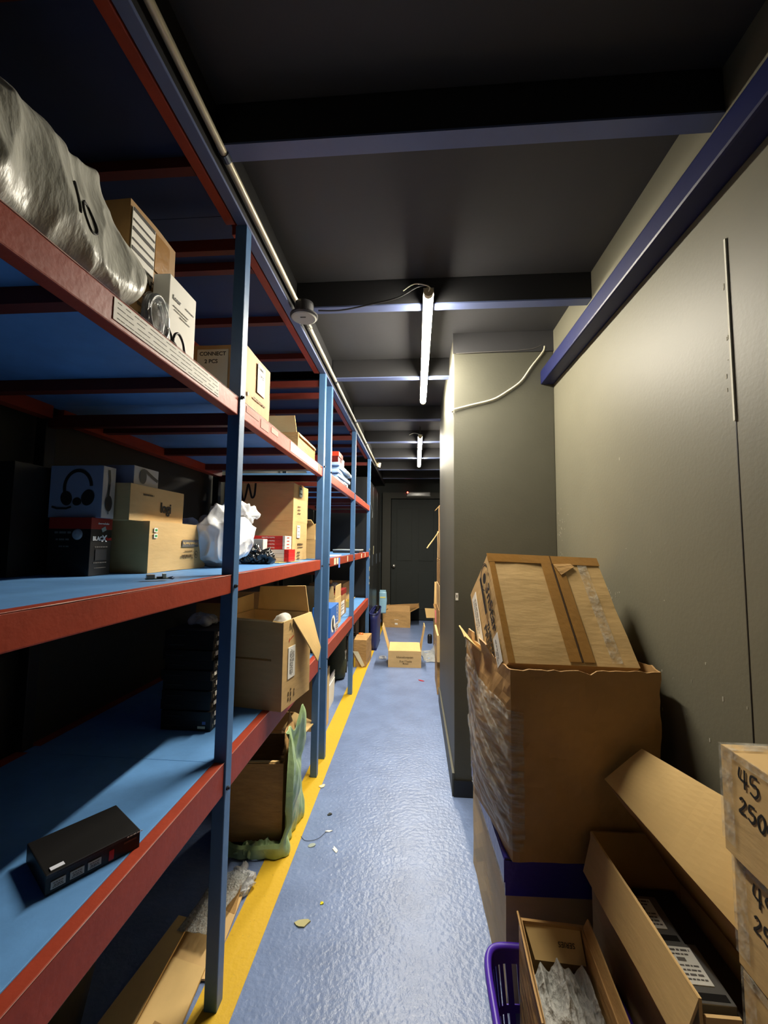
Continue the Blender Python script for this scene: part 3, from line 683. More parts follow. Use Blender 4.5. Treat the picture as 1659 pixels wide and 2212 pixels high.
sticker('asset_label', .027, .008, frame('-y',.182,.176,.034,.058,-.004,.001), PAPER_DIM, proto)
sticker('blue_badge', .012, .010, frame('-y',.182,.176,.034,.067,.0115,.001), pm('blue_badge_print', (90,110,170), .5), proto)
# the lone mini computer lying at the front
c0, c1 = Vector((-.682,.766,0)), Vector((-.592,.902,0)); ang = math.atan2(c1.y-c0.y, c1.x-c0.x)
W = (c1-c0).length; D = .135
mid = (c0+c1)/2 + Vector((-math.sin(ang), math.cos(ang), 0))*D/2
t = thing('mini_computer', 'single black mini computer with red tab and three pale stickers, flat on low shelf', 'computer', (mid.x,mid.y,ZL), ang)
box('case', (-W/2,-D/2,0), (W/2,D/2,.036), PCB, t, bev=.002)
box('lid_edge', (-W/2+.001,-D/2-.0012,.031), (W/2-.001,-D/2+.001,.0365), DARKGREY, t)
for u in (-.062,-.032,-.003): s = sticker('asset_sticker', .023, .0135, frame('-y',W,D,.036,u,-.003,.0012), pm('silver_sticker', (176,172,164), .5), t); lines(frame('-y',W,D,.036,u,-.003,.0022), t, [(0,.003,.016,.0016),(0,-.001,.014,.0016),(0,-.004,.017,.0012)], INK_GREY)
box('red_tab', (-.0045,-.0095,0), (.0045,.0095,.001), pm('red_plastic', (190,30,36), .4), t, frame('-y',W,D,.036,.027,-.004,0))
box('indicator_slot', (-.012,-.002,0), (.012,.002,.0008), pm('brown_slot', (88,62,54), .5), t, frame('-y',W,D,.036,.062,.006,0))
sticker('white_sticker', .022, .011, frame('+z',W,D,.036,-W/2+.02,-D/2+.012), pm('bluewhite_sticker', (220,224,238), .5), t)
lines(frame('-y',W,D,.036,.07,.0155,.0014), t, [(0,0,.03,.002)], INK_WHITE); lines(frame('-y',W,D,.036,-.02,.0155,.0014), t, [(0,0,.09,.0015)], BLACK)
# open carton with flaps
t = thing('open_carton', 'tall open tan carton at the low shelf edge, a long flap hanging toward the aisle', 'box', (-.641,1.781,ZL), -.17)
w_,d_,h_ = .29,.26,.345
mk('carton_body', open_shell(w_,d_,h_), KRAFT, t)
panel('flap', [(-w_/2+.01,-d_/2,h_),(w_/2-.004,-d_/2,h_),(w_/2-.02,-d_/2-.05,h_+.012),(-w_/2+.03,-d_/2-.07,h_+.02)], .005, KRAFT_PALE, t, .004, 1)
panel('flap', [(-w_/2,d_/2-.01,h_),(-w_/2,-d_/2+.02,h_),(-w_/2+.02,-d_/2+.04,h_+.07),(-w_/2+.02,d_/2-.04,h_+.08)], .005, KRAFT_PALE, t, .004, 2)
panel('flap', [(w_/2,-d_/2+.08,h_),(w_/2,d_/2,h_),(w_/2+.052,d_/2+.0,h_-.155),(w_/2+.055,d_/2-.04,h_-.205)], .005, KRAFT_PALE, t, .004, 3)
panel('flap', [(w_/2-.01,d_/2,h_),(-w_/2+.02,d_/2,h_),(-w_/2+.04,d_/2-.02,h_+.11),(w_/2-.02,d_/2-.02,h_+.12)], .005, KRAFT_PALE, t, .004, 4)
hull_blob('packing_paper', [(-.08,-.08,.2),(.1,-.08,.2),(.1,.1,.2),(-.08,.1,.2),(.06,.04,.36),(.1,.08,.35),(.03,.09,.385)], PAPER, t, 3, 1, .012, 14, 2)
sticker('shipping_label', .062, .125, frame('+x',w_,d_,h_,-.055,.0,.0016), PAPER, t)
lines(frame('+x',w_,d_,h_,-.055,.0,.0028,90), t, [(0,.014,.09,.005),(.0,.004,.1,.004),(0,-.006,.09,.004),(.02,-.016,.04,.004)], INK_GREY)
strokes([[(-.02,-.006),(0,.002),(.02,.008)],[(-.018,-.012),(-.016,.004)]], .0016, frame('+x',w_,d_,h_,-.06,.095,.001), INK_RED, t)
strokes([[(-.02,-.01),(-.012,.02),(-.006,-.01),(.002,.012)],[(.006,-.02),(.012,.015),(.02,-.01)]], .0015, frame('+x',w_,d_,h_,-.06,.14,.001), INK, t)
lines(frame('+x',w_,d_,h_,-.055,-.13,.001,90), t, [(0,.02,.04,.008),(0,0,.05,.008),(0,-.03,.03,.006)], INK_SOFT)
box('tape', (-w_/2-.001,-d_/2-.0012,.19), (w_/2-.05,-d_/2,.197), TAPE, t)
t,w_,d_,h_ = carton('carton', 'wide tan carton with big black lettering in the dark behind the open carton', -1.16, -.74, 2.14, 2.40, ZL, .40, KRAFT_BROWN, seed=41)
text('Epson', .075, frame('-y',w_,d_,h_,.03,.03,.004), INK, t, bold=.002)
t = thing('clear_bag', 'small pale plastic bag slumped on top of the stacked mini computers', 'bag', (-.80,1.53,ZL+.3455))
hull_blob('bag_film', [(-.06,-.07,0),(.06,-.07,0),(.06,.07,0),(-.06,.07,0),(-.03,-.04,.05),(.04,-.05,.04),(.03,.04,.06),(-.03,.03,.05)], plastic_film('bag_film3', (200,205,215), .5, .2, .6, 30), t, 4, 1, .012, 14, 5, flat=0)
# second rack, low shelf
t = thing('webcam_box', 'small blue and white retail box with a black device picture, beyond the doubled post', 'box', (-.655,3.04,ZL), 0)
w_,d_,h_ = .13,.30,.205
box('box_body', (-w_/2,-d_/2,0), (w_/2,d_/2,h_), pm('bright_blue_card', (52,118,206), .4), t, bev=.002)
box('white_panel', (-.07,-.03,0), (.05,.03,.0006), pm('white_gloss_card', (226,218,210), .4), t, frame('+x',w_,d_,h_,.085,-.065,.0006))
bm = bmesh.new(); disc(bm, -.06,-.02,.075,.06); mk('white_print', bm, PAPER, t, frame('+x',w_,d_,h_,0,0,.0006))
bm = bmesh.new(); disc(bm, -.07,-.015,.03,.04,.001); rib(bm, [(-.08,-.04),(-.05,-.05),(-.02,-.075)], .03); mk('device_picture', bm, INK, t, frame('+x',w_,d_,h_,0,0,.0008))
bm = bmesh.new()
for v in (.075,.05,.022,-.005): ring(bm, .085, v, .022, .013, 0, 360, .005)
mk('round_icon', bm, PAPER, t, frame('+x',w_,d_,h_,0,0,.0008)); lines(frame('+x',w_,d_,h_,.085,-.065,.0016), t, [(0,.01,.05,.008),(0,-.005,.06,.006),(-.01,-.02,.07,.004)], INK)
t,w_,d_,h_ = open_carton('open_carton', 'tan carton with a tall upright flap behind the blue retail box', -.93, -.63, 3.26, 3.52, ZL, .22, {'+x':(.10,-2),'-y':(.1,6)}, KRAFT_PALE)
t,w_,d_,h_ = carton('carton', 'tan carton with a red lid band and a long white label, by the third post', -.90, -.665, 3.62, 3.98, ZL, .19, KRAFT_BROWN, seed=51)
sticker('shipping_label', .2, .12, frame('+x',w_,d_,h_,-.04,-.02,.004), PAPER, t); lines(frame('+x',w_,d_,h_,-.04,-.02,.005), t, [(0,.03,.15,.008),(0,.01,.13,.006),(0,-.02,.16,.006)], INK_GREY)
box('red_band', (-w_/2-.002,-d_/2-.002,h_+.001), (w_/2+.002,d_/2+.002,h_+.045), pm('red_card', (150,34,26), .45), t)
t = thing('jar_bag', 'knotted clear bag with a pale tie on the red-banded carton', 'bag', (-.78,3.8,ZL+.236))
hull_blob('bag_film', [(-.1,-.13,0),(.1,-.13,0),(.1,.13,0),(-.1,.13,0),(-.06,-.08,.06),(.07,-.08,.06),(.06,.08,.07),(-.06,.08,.07)], plastic_film('bag_film4', (228,232,238), .25, .15, .6, 30), t, 4, 2, .012, 12, 6, flat=0)
bm = bmesh.new(); tube(bm, [(.02,-.1,.06),(.03,-.14,.085),(.03,-.19,.09)], [.006,.014,.01], 8); mk('bag_tie', bm, KRAFT_PALE, t, smooth=True)
t,w_,d_,h_ = open_carton('open_carton', 'little yellowish carton open at the top, near the far end of the low shelf', -.74, -.66, 4.28, 4.46, ZL, .06, {'+y':(.05,10),'+x':(.03,30)}, pm('yellow_card', (200,176,84), .7))
t,w_,d_,h_ = carton('carton', 'dark brown carton in shadow at the far end of the low shelf', -1.15, -.78, 4.45, 4.9, ZL, .22, KRAFT_BROWN, seed=53)
# ------------------------------------------------------------------ floor under the racks
GREENBAG = pm('green_bag_film', (164,192,136), .32, spec=.6, bump=.4, bscale=26, var=.15, vscale=6)
t = thing('bagged_carton', 'worn brown carton standing in a slipped-down pale green plastic bag under the low shelf', 'box', (-.73,2.02,0), math.radians(5))
w_,d_,h_ = .27,.30,.33
bm = open_shell(w_,d_,h_); bmesh.ops.translate(bm, verts=bm.verts[:], vec=(0,0,.035)); mk('carton_body', bm, KRAFT_WORN, t)
panel('flap', [(-w_/2+.02,-d_/2+.004,h_+.035),(w_/2-.02,-d_/2+.004,h_+.035),(w_/2-.02,-d_/2+.05,h_+.02),(-w_/2+.02,-d_/2+.06,h_+.015)], .005, KRAFT_PALE, t, .006, 2)
panel('flap', [(w_/2-.004,-d_/2+.04,h_+.035),(w_/2-.004,d_/2-.02,h_+.035),(w_/2-.03,d_/2-.04,h_+.16),(w_/2-.015,-d_/2+.09,h_+.13)], .005, KRAFT_WORN, t, .01, 3)
def bagfn(u, v):
    # a skirt of film around the aisle side and back of the carton: u runs along it, v up
    a = u; z = .005+v*(.50 if u > .30 else .055+.12*max(0,(u-.27))*33)
    if a < .3: x = -w_/2-.02+(w_+.06)*a/.3; y = -d_/2-.035-.02*math.sin(a*9)
    else: x = w_/2+.035+.012*math.sin(v*7+u*9); y = -d_/2-.03+(d_+.05)*(a-.3)/.7
    z = min(z, .50)
    k = noise.noise(Vector((x*14,y*14,z*5)))*.022+noise.noise(Vector((x*30+5,y*30,z*14)))*.010
    top = max(0, v-.75)*.10
    n = (0,-1) if a < .3 else (1,0)
    return Vector((x+n[0]*(k-top*.5), y+n[1]*(k-top*.3), max(.003, z*(1-.22*noise.noise(Vector((u*6,0,3)))*(v)))))
sheet('green_bag', bagfn, 90, 46, GREENBAG, t, .0012)
hull_blob('bag_bunch', [(-.12,-.21,.002),(.17,-.19,.002),(.17,-.14,.05),(-.1,-.16,.05),(.12,-.2,.05),(.0,-.22,.03),(.19,-.1,.03)], GREENBAG, t, 5, 1, .022, 20, 3, flat=.002)
t = thing('open_carton', 'dark carton under the low shelf with one lit flap reaching toward the doubled post', 'box', (-.90,2.50,0), 0)
w_,d_,h_ = .30,.26,.29
mk('carton_body', open_shell(w_,d_,h_), KRAFT_BROWN, t)
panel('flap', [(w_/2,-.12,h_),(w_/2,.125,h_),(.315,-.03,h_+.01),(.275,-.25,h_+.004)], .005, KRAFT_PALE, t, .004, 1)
t,w_,d_,h_ = carton('carton', 'brown carton with an end painted as lit on the floor just past the doubled post', -.93, -.655, 3.02, 3.18, 0, .42, KRAFT_BROWN, seed=61)
panel('end_panel', [(w_/2+.004,-d_/2,.0),(w_/2+.004,d_/2,.0),(w_/2+.006,d_/2,h_),(w_/2+.006,-d_/2,h_)], .003, KRAFT_PALE, t, .002, 1)  # paler skin over the brown body: light on this end is painted in
t = thing('paper_wad', 'white folded papers leaning upright on the floor behind the brown carton with the lit-painted end', 'paper', (-.70,3.50,0))
for k in range(3): box('paper_sheet', (-.03+k*.012,-.12,0), (-.022+k*.012,.12,.26-.03*k), PAPER, t, Matrix.Rotation(.12-.04*k,4,'Y'))
t = thing('bag', 'dark olive rolled bag standing on the floor by the third post', 'bag', (-.79,4.20,0))
bm = bmesh.new(); lathe(bm, [(.06,0),(.09,.02),(.1,.15),(.095,.32),(.085,.42),(.05,.46),(0,.47)], 24); wobbly(bm, 1, .012, 9, 3); mk('bag_body', bm, pm('olive_cloth', (50,58,42), .7, bump=.4, bscale=40), t, smooth=True)
box('white_tag', (.088,-.03,.2), (.098,.02,.28), PAPER, t); box('strap', (.09,.03,.05), (.102,.045,.38), pm('dark_strap', (30,34,28), .6), t)
t,w_,d_,h_ = carton('carton', 'small worn kraft carton on the yellow line by the last post, torn tape hanging off', -.665, -.525, 4.60, 4.96, 0, .29, KRAFT_WORN, seed=62, rotz=-.05, amp=.006)
panel('hanging_tape', [(-w_/2-.01,-d_/2-.01,.17),(-w_/2+.05,-d_/2-.012,.17),(w_/2-.01,-d_/2-.03,.03),(w_/2-.04,-d_/2-.03,.01)], .0015, PAPER_DIM, t, .01, 3)
box('yellow_strap', (-w_/2+.005,-d_/2-.006,.0), (-w_/2+.02,-d_/2-.003,.10), YELLOW, t)
panel('flap', [(-w_/2,-d_/2,h_),(w_/2,-d_/2,h_),(w_/2-.01,-.02,h_+.02),(-w_/2+.01,-.05,h_+.03)], .004, KRAFT_WORN, t, .01, 7)
# stacked magazines / clutter bundle under the far bay
cols = [(150,96,40),(60,52,50),(190,186,176),(120,40,30),(90,82,70)]
for i in range(5):
    t = thing('upright_folder', ['tan','dark','white','red','grey'][i]+' upright folder in the row on the floor behind the small kraft carton', 'folder', (-.87+.042*i,4.88,0), 0, 'upright folders on the floor')
    box('cover', (-.016,-.05,0), (.016,.2,.45+.02*(i%3)), pm('folder_%s'%['tan','dark','white','red','grey'][i], cols[i], .6), t, bev=.002)
    lines(frame('-y',.032,.1,.45,0,.05), t, [(0,.05,.02,.006),(0,-.02,.02,.05)], PAPER if i != 2 else INK)
t = thing('orange_lid', 'small orange plastic lid lying on the kraft carton by the last post', 'lid', (-.63,4.86,.292))
bm = bmesh.new(); lathe(bm, [(.028,0),(.03,.01),(.026,.02),(0,.022)], 20); mk('lid_body', bm, pm('orange_plastic', (220,110,40), .4), t, smooth=True)
# cabinet, bin and bag at the far end
t = thing('cabinet', 'tall black cabinet standing past the last rack post', 'cabinet', (-.975,6.05,0))
box('cabinet_body', (-.30,-.88,.02), (.36,.88,2.2), pm('black_cabinet_paint', (30,31,31), .35, spec=.5), t, bev=.006)
for y in (-.86,-.28,.30):
    dd = box('cabinet_door', (.36,y,.12), (.376,y+.56,2.15), pm('black_cabinet_paint', (30,31,31), .35), t, bev=.004)
    box('door_handle', (.376,y+.48,1.05), (.392,y+.5,1.2), BOLT, dd, bev=.002)
box('plinth', (-.29,-.87,0), (.35,.87,.04), BLACK, t)
bm = bmesh.new(); tube(bm, smoothpath([(.38,-.8,2.1),(.385,-.78,1.9),(.39,-.55,1.78),(.385,-.5,1.7)],6), .004, 6); mk('loose_cable', bm, pm('grey_cable', (120,126,130), .3), t)
panel('pale_mark', [(.3775,-.2,1.2),(.3775,-.17,1.2),(.378,-.17,1.32),(.378,-.2,1.3)], .002, pm('pale_string', (190,184,150), .7), t)
t = thing('bin', 'navy blue plastic bin on the floor against the black cabinet', 'bin', (-.535,5.62,0))
def binfn(u, v):
    a = u*2*PI; s = .82+.18*v; ex = .5
    c, sn = math.cos(a), math.sin(a)
    return Vector((math.copysign(abs(c)**ex,c)*.055*s, math.copysign(abs(sn)**ex,sn)*.36*s, v*.46))
sheet('bin_body', binfn, 40, 6, pm('navy_plastic', (36,42,96), .4), t, .004, closed=True)
bm = bmesh.new(); addbox(bm, (-.045,-.3,0), (.045,.3,.006)); mk('bin_floor', bm, pm('navy_plastic', (36,42,96), .4), t)
bm = bmesh.new(); tube(bm, [binfn(u/40,1) for u in range(41)], .008, 8, False); mk('bin_rim', bm, pm('navy_plastic', (36,42,96), .4), t, smooth=True)
hull_blob('bin_liner', [(-.05,-.33,.36),(.05,-.33,.36),(.05,.33,.36),(-.05,.33,.36),(.02,.2,.5),(.03,.3,.58),(.04,-.2,.45)], BLACK_SOFT, t, 4, 1, .03, 10, 3)
t = thing('hanging_packet', 'light blue flat packet with a yellow band hanging on the end of the black cabinet', 'packet', (-.505,6.52,.27))
sheet('packet_film', lambda u, v: Vector((-.06+.12*u*(1-.2*abs(v-.6)), -.012*math.sin(u*PI), .0+.33*v)), 10, 14, pm('pale_blue_film', (140,182,206), .35, bump=.3, bscale=30), t, .004)
box('yellow_band', (-.045,-.016,.235), (.04,-.011,.255), pm('pale_yellow_print', (214,204,120), .5), t); box('header_card', (-.05,-.01,.33), (.045,-.004,.36), pm('pale_blue_film', (140,182,206), .35), t)
# the first bay: flattened cartons, bubble sheet, black tub
t = thing('flattened_carton', 'flattened tan carton under the low shelf, a narrow folded strip along one edge', 'cardboard', (-.74,1.25,0))
panel('card_panel', [(-.09,-.25,.012),(.115,-.25,.012),(.09,.10,.018),(-.06,.13,.020)], .008, KRAFT_PALE, t, .006, 1, 10)
panel('folded_strip', [(-.14,-.28,.03),(-.01,-.28,.03),(-.028,.23,.045),(-.078,.235,.047)], .007, KRAFT_PALE, t, .003, 4, 10)
panel('torn_flap', [(.0,-.27,.026),(.10,-.27,.024),(.105,-.08,.03),(.03,-.06,.034)], .005, KRAFT_WORN, t, .008, 6, 8)
t = thing('flattened_carton', 'second flattened carton piece with a curled corner, beside the first post', 'cardboard', (-.67,1.50,0))
panel('card_panel', [(-.14,-.18,.006),(.045,-.17,.006),(.02,.14,.008),(-.12,.16,.008)], .006, KRAFT, t, .004, 2, 8)
panel('curled_corner', [(-.02,.06,.012),(.025,.05,.014),(.01,.15,.05),(-.05,.165,.045)], .004, KRAFT_WORN, t, .01, 5)
BUB = plastic_film('bubble_film', (214,216,212), .55, .2, 1., 120)
def bubbles(name, label, loc, rot, sx, sy, fn=None, step=.011, group=None):
    t = thing(name, label, 'packing material', loc, rot)
    nu, nv = int(sx/step)*2, int(sy/step)*2
    def f(u, v):
        iu, iv = round(u*nu), round(v*nv)
        dome = .0035 if (iu % 2 and iv % 2) else 0
        z = fn(u, v) if fn else .006
        return Vector(((u-.5)*sx, (v-.5)*sy, 0)) + (z if isinstance(z, Vector) else Vector((0,0,z))) + Vector((0,0,dome))
    sheet('bubble_sheet', f, nu, nv, BUB, t, .0008)
    return t
bubbles('bubble_wrap', 'scrap of bubble wrap lying over the flattened cartons behind the first post', (-.715,1.55,.048), -.12, .12, .26, lambda u,v: .004+.012*noise.noise(Vector((u*3,v*4,1)))+.01*u)
t = thing('black_tub', 'large round black plastic tub in the dark under the low shelf', 'tub', (-1.045,1.08,0))
bm = bmesh.new(); lathe(bm, [(.14,0),(.16,.02),(.225,.36),(.235,.37),(.235,.40),(.22,.40),(.212,.37),(.15,.03),(0,.025)], 48); mk('tub_body', bm, pm('black_tub_plastic', (30,29,26), .35), t, smooth=True)
bm = bmesh.new(); tube(bm, [(.236*math.cos(a),.236*math.sin(a),.388) for a in [2*PI*k/48 for k in range(49)]], .009, 8, False); mk('tub_rim', bm, pm('black_tub_plastic', (30,29,26), .35), t, smooth=True)
t = thing('plastic_scrap', 'crinkled scrap of clear plastic on the yellow line beside the first post', 'plastic', (-.655,1.67,0))
CLEAR = plastic_film('clear_crinkle', (236,238,240), .45, .1, .9, 45)
hull_blob('film', [(-.06,-.1,.002),(.03,-.06,.002),(.05,.03,.002),(-.06,.08,.002),(-.08,.15,.01),(-.02,-.03,.05),(.02,.02,.045),(-.05,.05,.03)], CLEAR, t, 5, 1, .03, 24, 4, flat=.001)
# ------------------------------------------------------------------ things standing in the aisle
t,w_,d_,h_ = open_carton('open_carton', 'low open carton in the middle of the aisle with two side flaps up', -.30, .063, 4.64, 4.93, 0, .175, {'-x':(.265,15),'+x':(.265,9),'-y':(.13,-56),'+y':(.09,-60)}, KRAFT, cat='box')
t.rotation_euler.z = .03
text('Advancedcomputers', .036, frame('-y',w_,d_,h_,0,.022), INK_SOFT, t, sx=.62, bold=.0004)
text('20 pcs 17 Supplies', .030, frame('-y',w_,d_,h_,.01,-.022), INK_SOFT, t, sx=.62, bold=.0004); text('Monitors', .028, frame('-y',w_,d_,h_,.01,-.046), INK_SOFT, t, sx=.6, bold=.0004)
t,w_,d_,h_ = open_carton('open_carton', 'worn open carton with a drooping flap before the black door', -.53, -.08, 6.80, 7.36, 0, .25, {'-y':(.14,-48),'+x':(.16,62),'-x':(.10,-60)}, KRAFT_WORN, inner=KRAFT_BROWN)
panel('drooping_flap', [(-w_/2,-d_/2+.1,h_+.03),(w_/2+.12,-d_/2+.1,h_+.06),(w_/2+.13,-d_/2+.08,h_+.13),(-w_/2,-d_/2+.1,h_+.09)], .005, KRAFT_BROWN, t, .02, 3)
box('hand_slot', (-.025,-d_/2-.003,.055), (.02,-d_/2-.0005,.072), PAPER, t)
lines(frame('-y',w_,d_,h_,-.0,-.05), t, [(0,.05,.06,.006),(0,-.03,.05,.006)], PAPER)
# column of cartons past the pier
zs = 0; sizes = [(.20,.30),(.195,.24),(.212,.22),(.215,.22),(.218,.24),(.222,.27),(.235,.25)]
desc = ['bottom carton','second carton','third carton','fourth carton','fifth carton','sixth carton','topmost carton']
for i, (x, hh) in enumerate(sizes):
    t,w_,d_,h_ = carton('carton', desc[i]+' in the tall stack just past the grey pier', x, x+.4, 3.80 if i else 3.86, 4.3, zs, hh-.006, KRAFT if i%2 else KRAFT_WORN, seed=70+i, group='cartons stacked past the pier')
    zs += hh
    if i == 5: panel('loose_flap', [(-w_/2,-.02,h_*.95),(-w_/2,.1,h_*.95),(-w_/2-.11,.1,h_*.95-.16),(-w_/2-.11,-.02,h_*.95-.16)], .006, KRAFT_PALE, t, .006, 2)
    if i == 6: panel('loose_flap', [(-w_/2,-.02,h_),(-w_/2,.1,h_),(-w_/2-.045,.1,h_-.05),(-w_/2-.045,-.02,h_-.05)], .006, KRAFT_PALE, t, .004, 3)
    if i == 1: lines(frame('-x',w_,d_,h_,-.05,.0), t, [(0,.02,.12,.02),(0,-.03,.1,.02)], pm('blue_ink', (50,60,150), .5))
t,w_,d_,h_ = open_carton('open_carton', 'tall narrow open carton with a square flap sticking into the aisle, past the pier', .245, .55, 5.35, 5.75, 0, .54, {'+x':(.1,10),'+y':(.3,-2)}, KRAFT_WORN)
panel('flap', [(-w_/2,-d_/2,.42),(-w_/2,-d_/2,.535),(-w_/2-.125,-d_/2-.01,.54),(-w_/2-.105,-d_/2-.01,.42)], .006, KRAFT_PALE, t, .004, 1)
panel('pink_label', [(-w_/2+.01,-d_/2-.004,.36),(-w_/2+.05,-d_/2-.004,.36),(-w_/2+.05,-d_/2-.004,.50),(-w_/2+.0,-d_/2-.004,.52)], .002, pm('pink_card', (230,130,130), .6), t, label='pink label')
bubbles('bubble_wrap', 'sheet of bubble wrap slumping out from behind the pier onto the aisle floor', (.25,5.12,0), .12, .34, .50, lambda u,v: Vector((-.05*max(0,u-.45),0,.012+.62*max(0,u-.42)**1.15+.03*noise.noise(Vector((u*4,v*4,2))))), .014)
t = thing('black_cylinder', 'little black cylinder standing on the aisle floor near the carton stack', 'canister', (.20,5.80,0))
bm = bmesh.new(); lathe(bm, [(.03,0),(.032,.01),(.032,.10),(.024,.115),(.02,.12),(0,.121)], 20); mk('canister_body', bm, BLACK, t, smooth=True)
t = thing('clear_scrap', 'clear plastic scrap on the floor beside the low open carton', 'plastic', (-.36,4.95,0))
hull_blob('film', [(-.09,-.04,.001),(.05,-.04,.001),(.06,.05,.001),(-.08,.06,.001),(0,0,.05),(-.05,.02,.03)], CLEAR, t, 4, 1, .02, 20, 4, flat=.001)
# litter on the floor: each scrap is a thing
def scrap(label, x, y, mat, r=.012, rz=0, kind='paper_scrap', el=1.6, z0=0.0):
    rnd = random.Random(int(x*1000+y*77)); n = 9
    bm = bmesh.new(); P = []
    for k in range(n):
        a = 2*PI*k/n; q = r*(.7+.5*rnd.random()); P.append((q*math.cos(a)*el, q*math.sin(a), .001+.004*rnd.random()))
    lo = [bm.verts.new((p[0],p[1],.0003+z0)) for p in P]; hi = [bm.verts.new((p[0]*.97,p[1]*.97,p[2]+.001+z0)) for p in P]
    bm.faces.new(lo[::-1]); bm.faces.new(hi)
    for k in range(n): bm.faces.new((lo[k],lo[(k+1)%n],hi[(k+1)%n],hi[k]))
    o = mk(kind, bm, mat); o.location = (x,y,0); o.rotation_euler.z = rz
    tag(o, label, 'litter'); return o
scrap('bright yellow paper dot on the blue floor', -.345, 1.635, pm('bright_yellow_paper', (240,226,40), .6), .007, .5, el=1)
scrap('crumpled olive tape scrap on the blue floor below the yellow dot', -.395, 1.549, pm('olive_tape', (176,170,120), .6), .017, .3)
scrap('white paper sliver on the blue floor across from the green bag', -.345, 1.905, PAPER, .009, -.9, el=2.4)
scrap('cream torn paper at the edge of the yellow line by the doubled post', -.513, 2.37, PAPER_DIM, .012, .8, z0=.0016)
scrap('grey paper bit on the blue floor close to the yellow line', -.455, 1.925, pm('grey_sticker', (160,170,162), .6), .011, .4)
scrap('short red plastic sliver on the aisle floor before the low open carton', .062, 4.22, pm('red_plastic', (190,30,36), .4), .014, -.5, 'plastic_scrap', 2.5)
scrap('thin white paper shred on the blue floor near the grey paper bit', -.40, 2.02, PAPER, .006, .2, el=2.6)
scrap('small dark leaf-like scrap on the blue floor level with the green bag top', -.42, 2.14, pm('dark_scrap', (50,52,50), .8), .009, .7)
t = thing('wire_scrap', 'fine curled dark wire lying across the edge of the yellow line', 'litter', (-.46,1.985,0))
bm = bmesh.new(); tube(bm, smoothpath([(-.06,-.01,.002),(-.03,-.035,.002),(.02,-.02,.003),(.05,.03,.004)],5), .0009, 5); mk('wire', bm, DARKGREY, t)
# ------------------------------------------------------------------ cartons along the side wall
# bottom carton with the blue tape band
t = thing('carton', 'tan floor carton with a dark blue tape band, carrying the torn wrapped carton', 'box', (.49,1.62,0), math.radians(2))
w_,d_,h_ = .455,.56,.418
soft_box('carton_body', (-w_/2,-d_/2,0), (w_/2,d_/2,h_), KRAFT, t, amp=.004, seed=81)
BLUETAPE = pm('blue_tape', (58,50,150), .3, spec=.6, bump=.3, bscale=40)
bm = bmesh.new()
addbox(bm, (-w_/2-.003,-d_/2-.006,h_-.10), (w_/2,-d_/2-.001,h_-.004), None); addbox(bm, (-w_/2-.006,-d_/2-.004,h_-.065), (-w_/2-.001,d_/2,h_-.002), None); addbox(bm, (-w_/2-.003,-d_/2-.003,h_-.001), (w_/2,d_/2-.2,h_+.004))
mk('blue_tape_band', bm, BLUETAPE, t)
box('clear_tape', (-w_/2-.005,-d_/2,h_-.085), (-w_/2-.001,d_/2,h_-.06), CLEARTAPE, t)
# torn wrapped carton
t = thing('open_carton', 'torn open carton wrapped in clear film, the printer carton leaning out of it', 'box', (.49,1.57,.4225), 0)
ox, oy, oz = .49, 1.57, .4225
B = [(.291,1.316),(.722,1.34),(.735,1.80),(.228,1.66)]; T = [(.292,1.322),(.737,1.342),(.738,1.84),(.216,1.80)]
def loopfn(off):
    def f(u, v):
        s = u*4; k = int(s) % 4; f_ = s-int(s)
        b0, b1, t0, t1 = B[k], B[(k+1)%4], T[k], T[(k+1)%4]
        x = (b0[0]*(1-f_)+b1[0]*f_)*(1-v)+(t0[0]*(1-f_)+t1[0]*f_)*v
        y = (b0[1]*(1-f_)+b1[1]*f_)*(1-v)+(t0[1]*(1-f_)+t1[1]*f_)*v
        top = .972+.010*noise.noise(Vector((s*5,0,1)))+.006*noise.noise(Vector((s*19,3,1)))
        if k == 3: top += -.0+.055*math.sin(PI*min(1,max(0,(.62-f_)/.6)))*(1 if f_ < .62 else 0)*.0 + (.03 if .05 < f_ < .22 else 0)
        if k == 0: top += -.018*math.exp(-((f_-.53)/.02)**2)
        z = oz+(top-oz)*v
        n = ((0,-1),(1,0),(0,1),(-1,0))[k]
        bulge = (.030 if k == 3 else .008)*math.sin(PI*f_)*math.sin(PI*min(1,v*1.1)) * (1 if k != 1 else .3)
        wr = .006*noise.noise(Vector((x*9,y*9,z*11)))+.003*noise.noise(Vector((x*26,y*26,z*30)))
        q = bulge+wr+off
        return Vector((min(x+n[0]*q, .772)-ox, y+n[1]*q-oy, z-oz))
    return f
sheet('carton_body', loopfn(0), 96, 26, KRAFT_BROWN, t, .006, closed=True, smooth=False)
# torn strips at the rim of the aisle side
panel('torn_flap', [(.235-ox,1.70-oy,.955-oz),(.245-ox,1.60-oy,.955-oz),(.19-ox,1.63-oy,1.0-oz),(.18-ox,1.74-oy,1.02-oz)], .005, KRAFT_PALE, t, .01, 2)
panel('torn_flap', [(.25-ox,1.58-oy,.95-oz),(.27-ox,1.48-oy,.95-oz),(.245-ox,1.50-oy,1.0-oz),(.232-ox,1.57-oy,1.01-oz)], .005, KRAFT_WORN, t, .012, 4)
WRAP = plastic_film('stretch_film', (224,218,200), .86, .12, 1., 9, (2,2,9))
wf = loopfn(.007)
def wrapfn(u, v):
    p = wf((.735+.285*u) % 1.0, .06+.72*v-.16*(1-u)*0)
    q = Vector((p.x*30, p.y*6-p.z*16, p.z*22))
    return p + Vector((-1,-.3,0))*(.008*max(0, noise.noise(q))) 
sheet('stretch_wrap', wrapfn, 70, 60, WRAP, t, .0006)
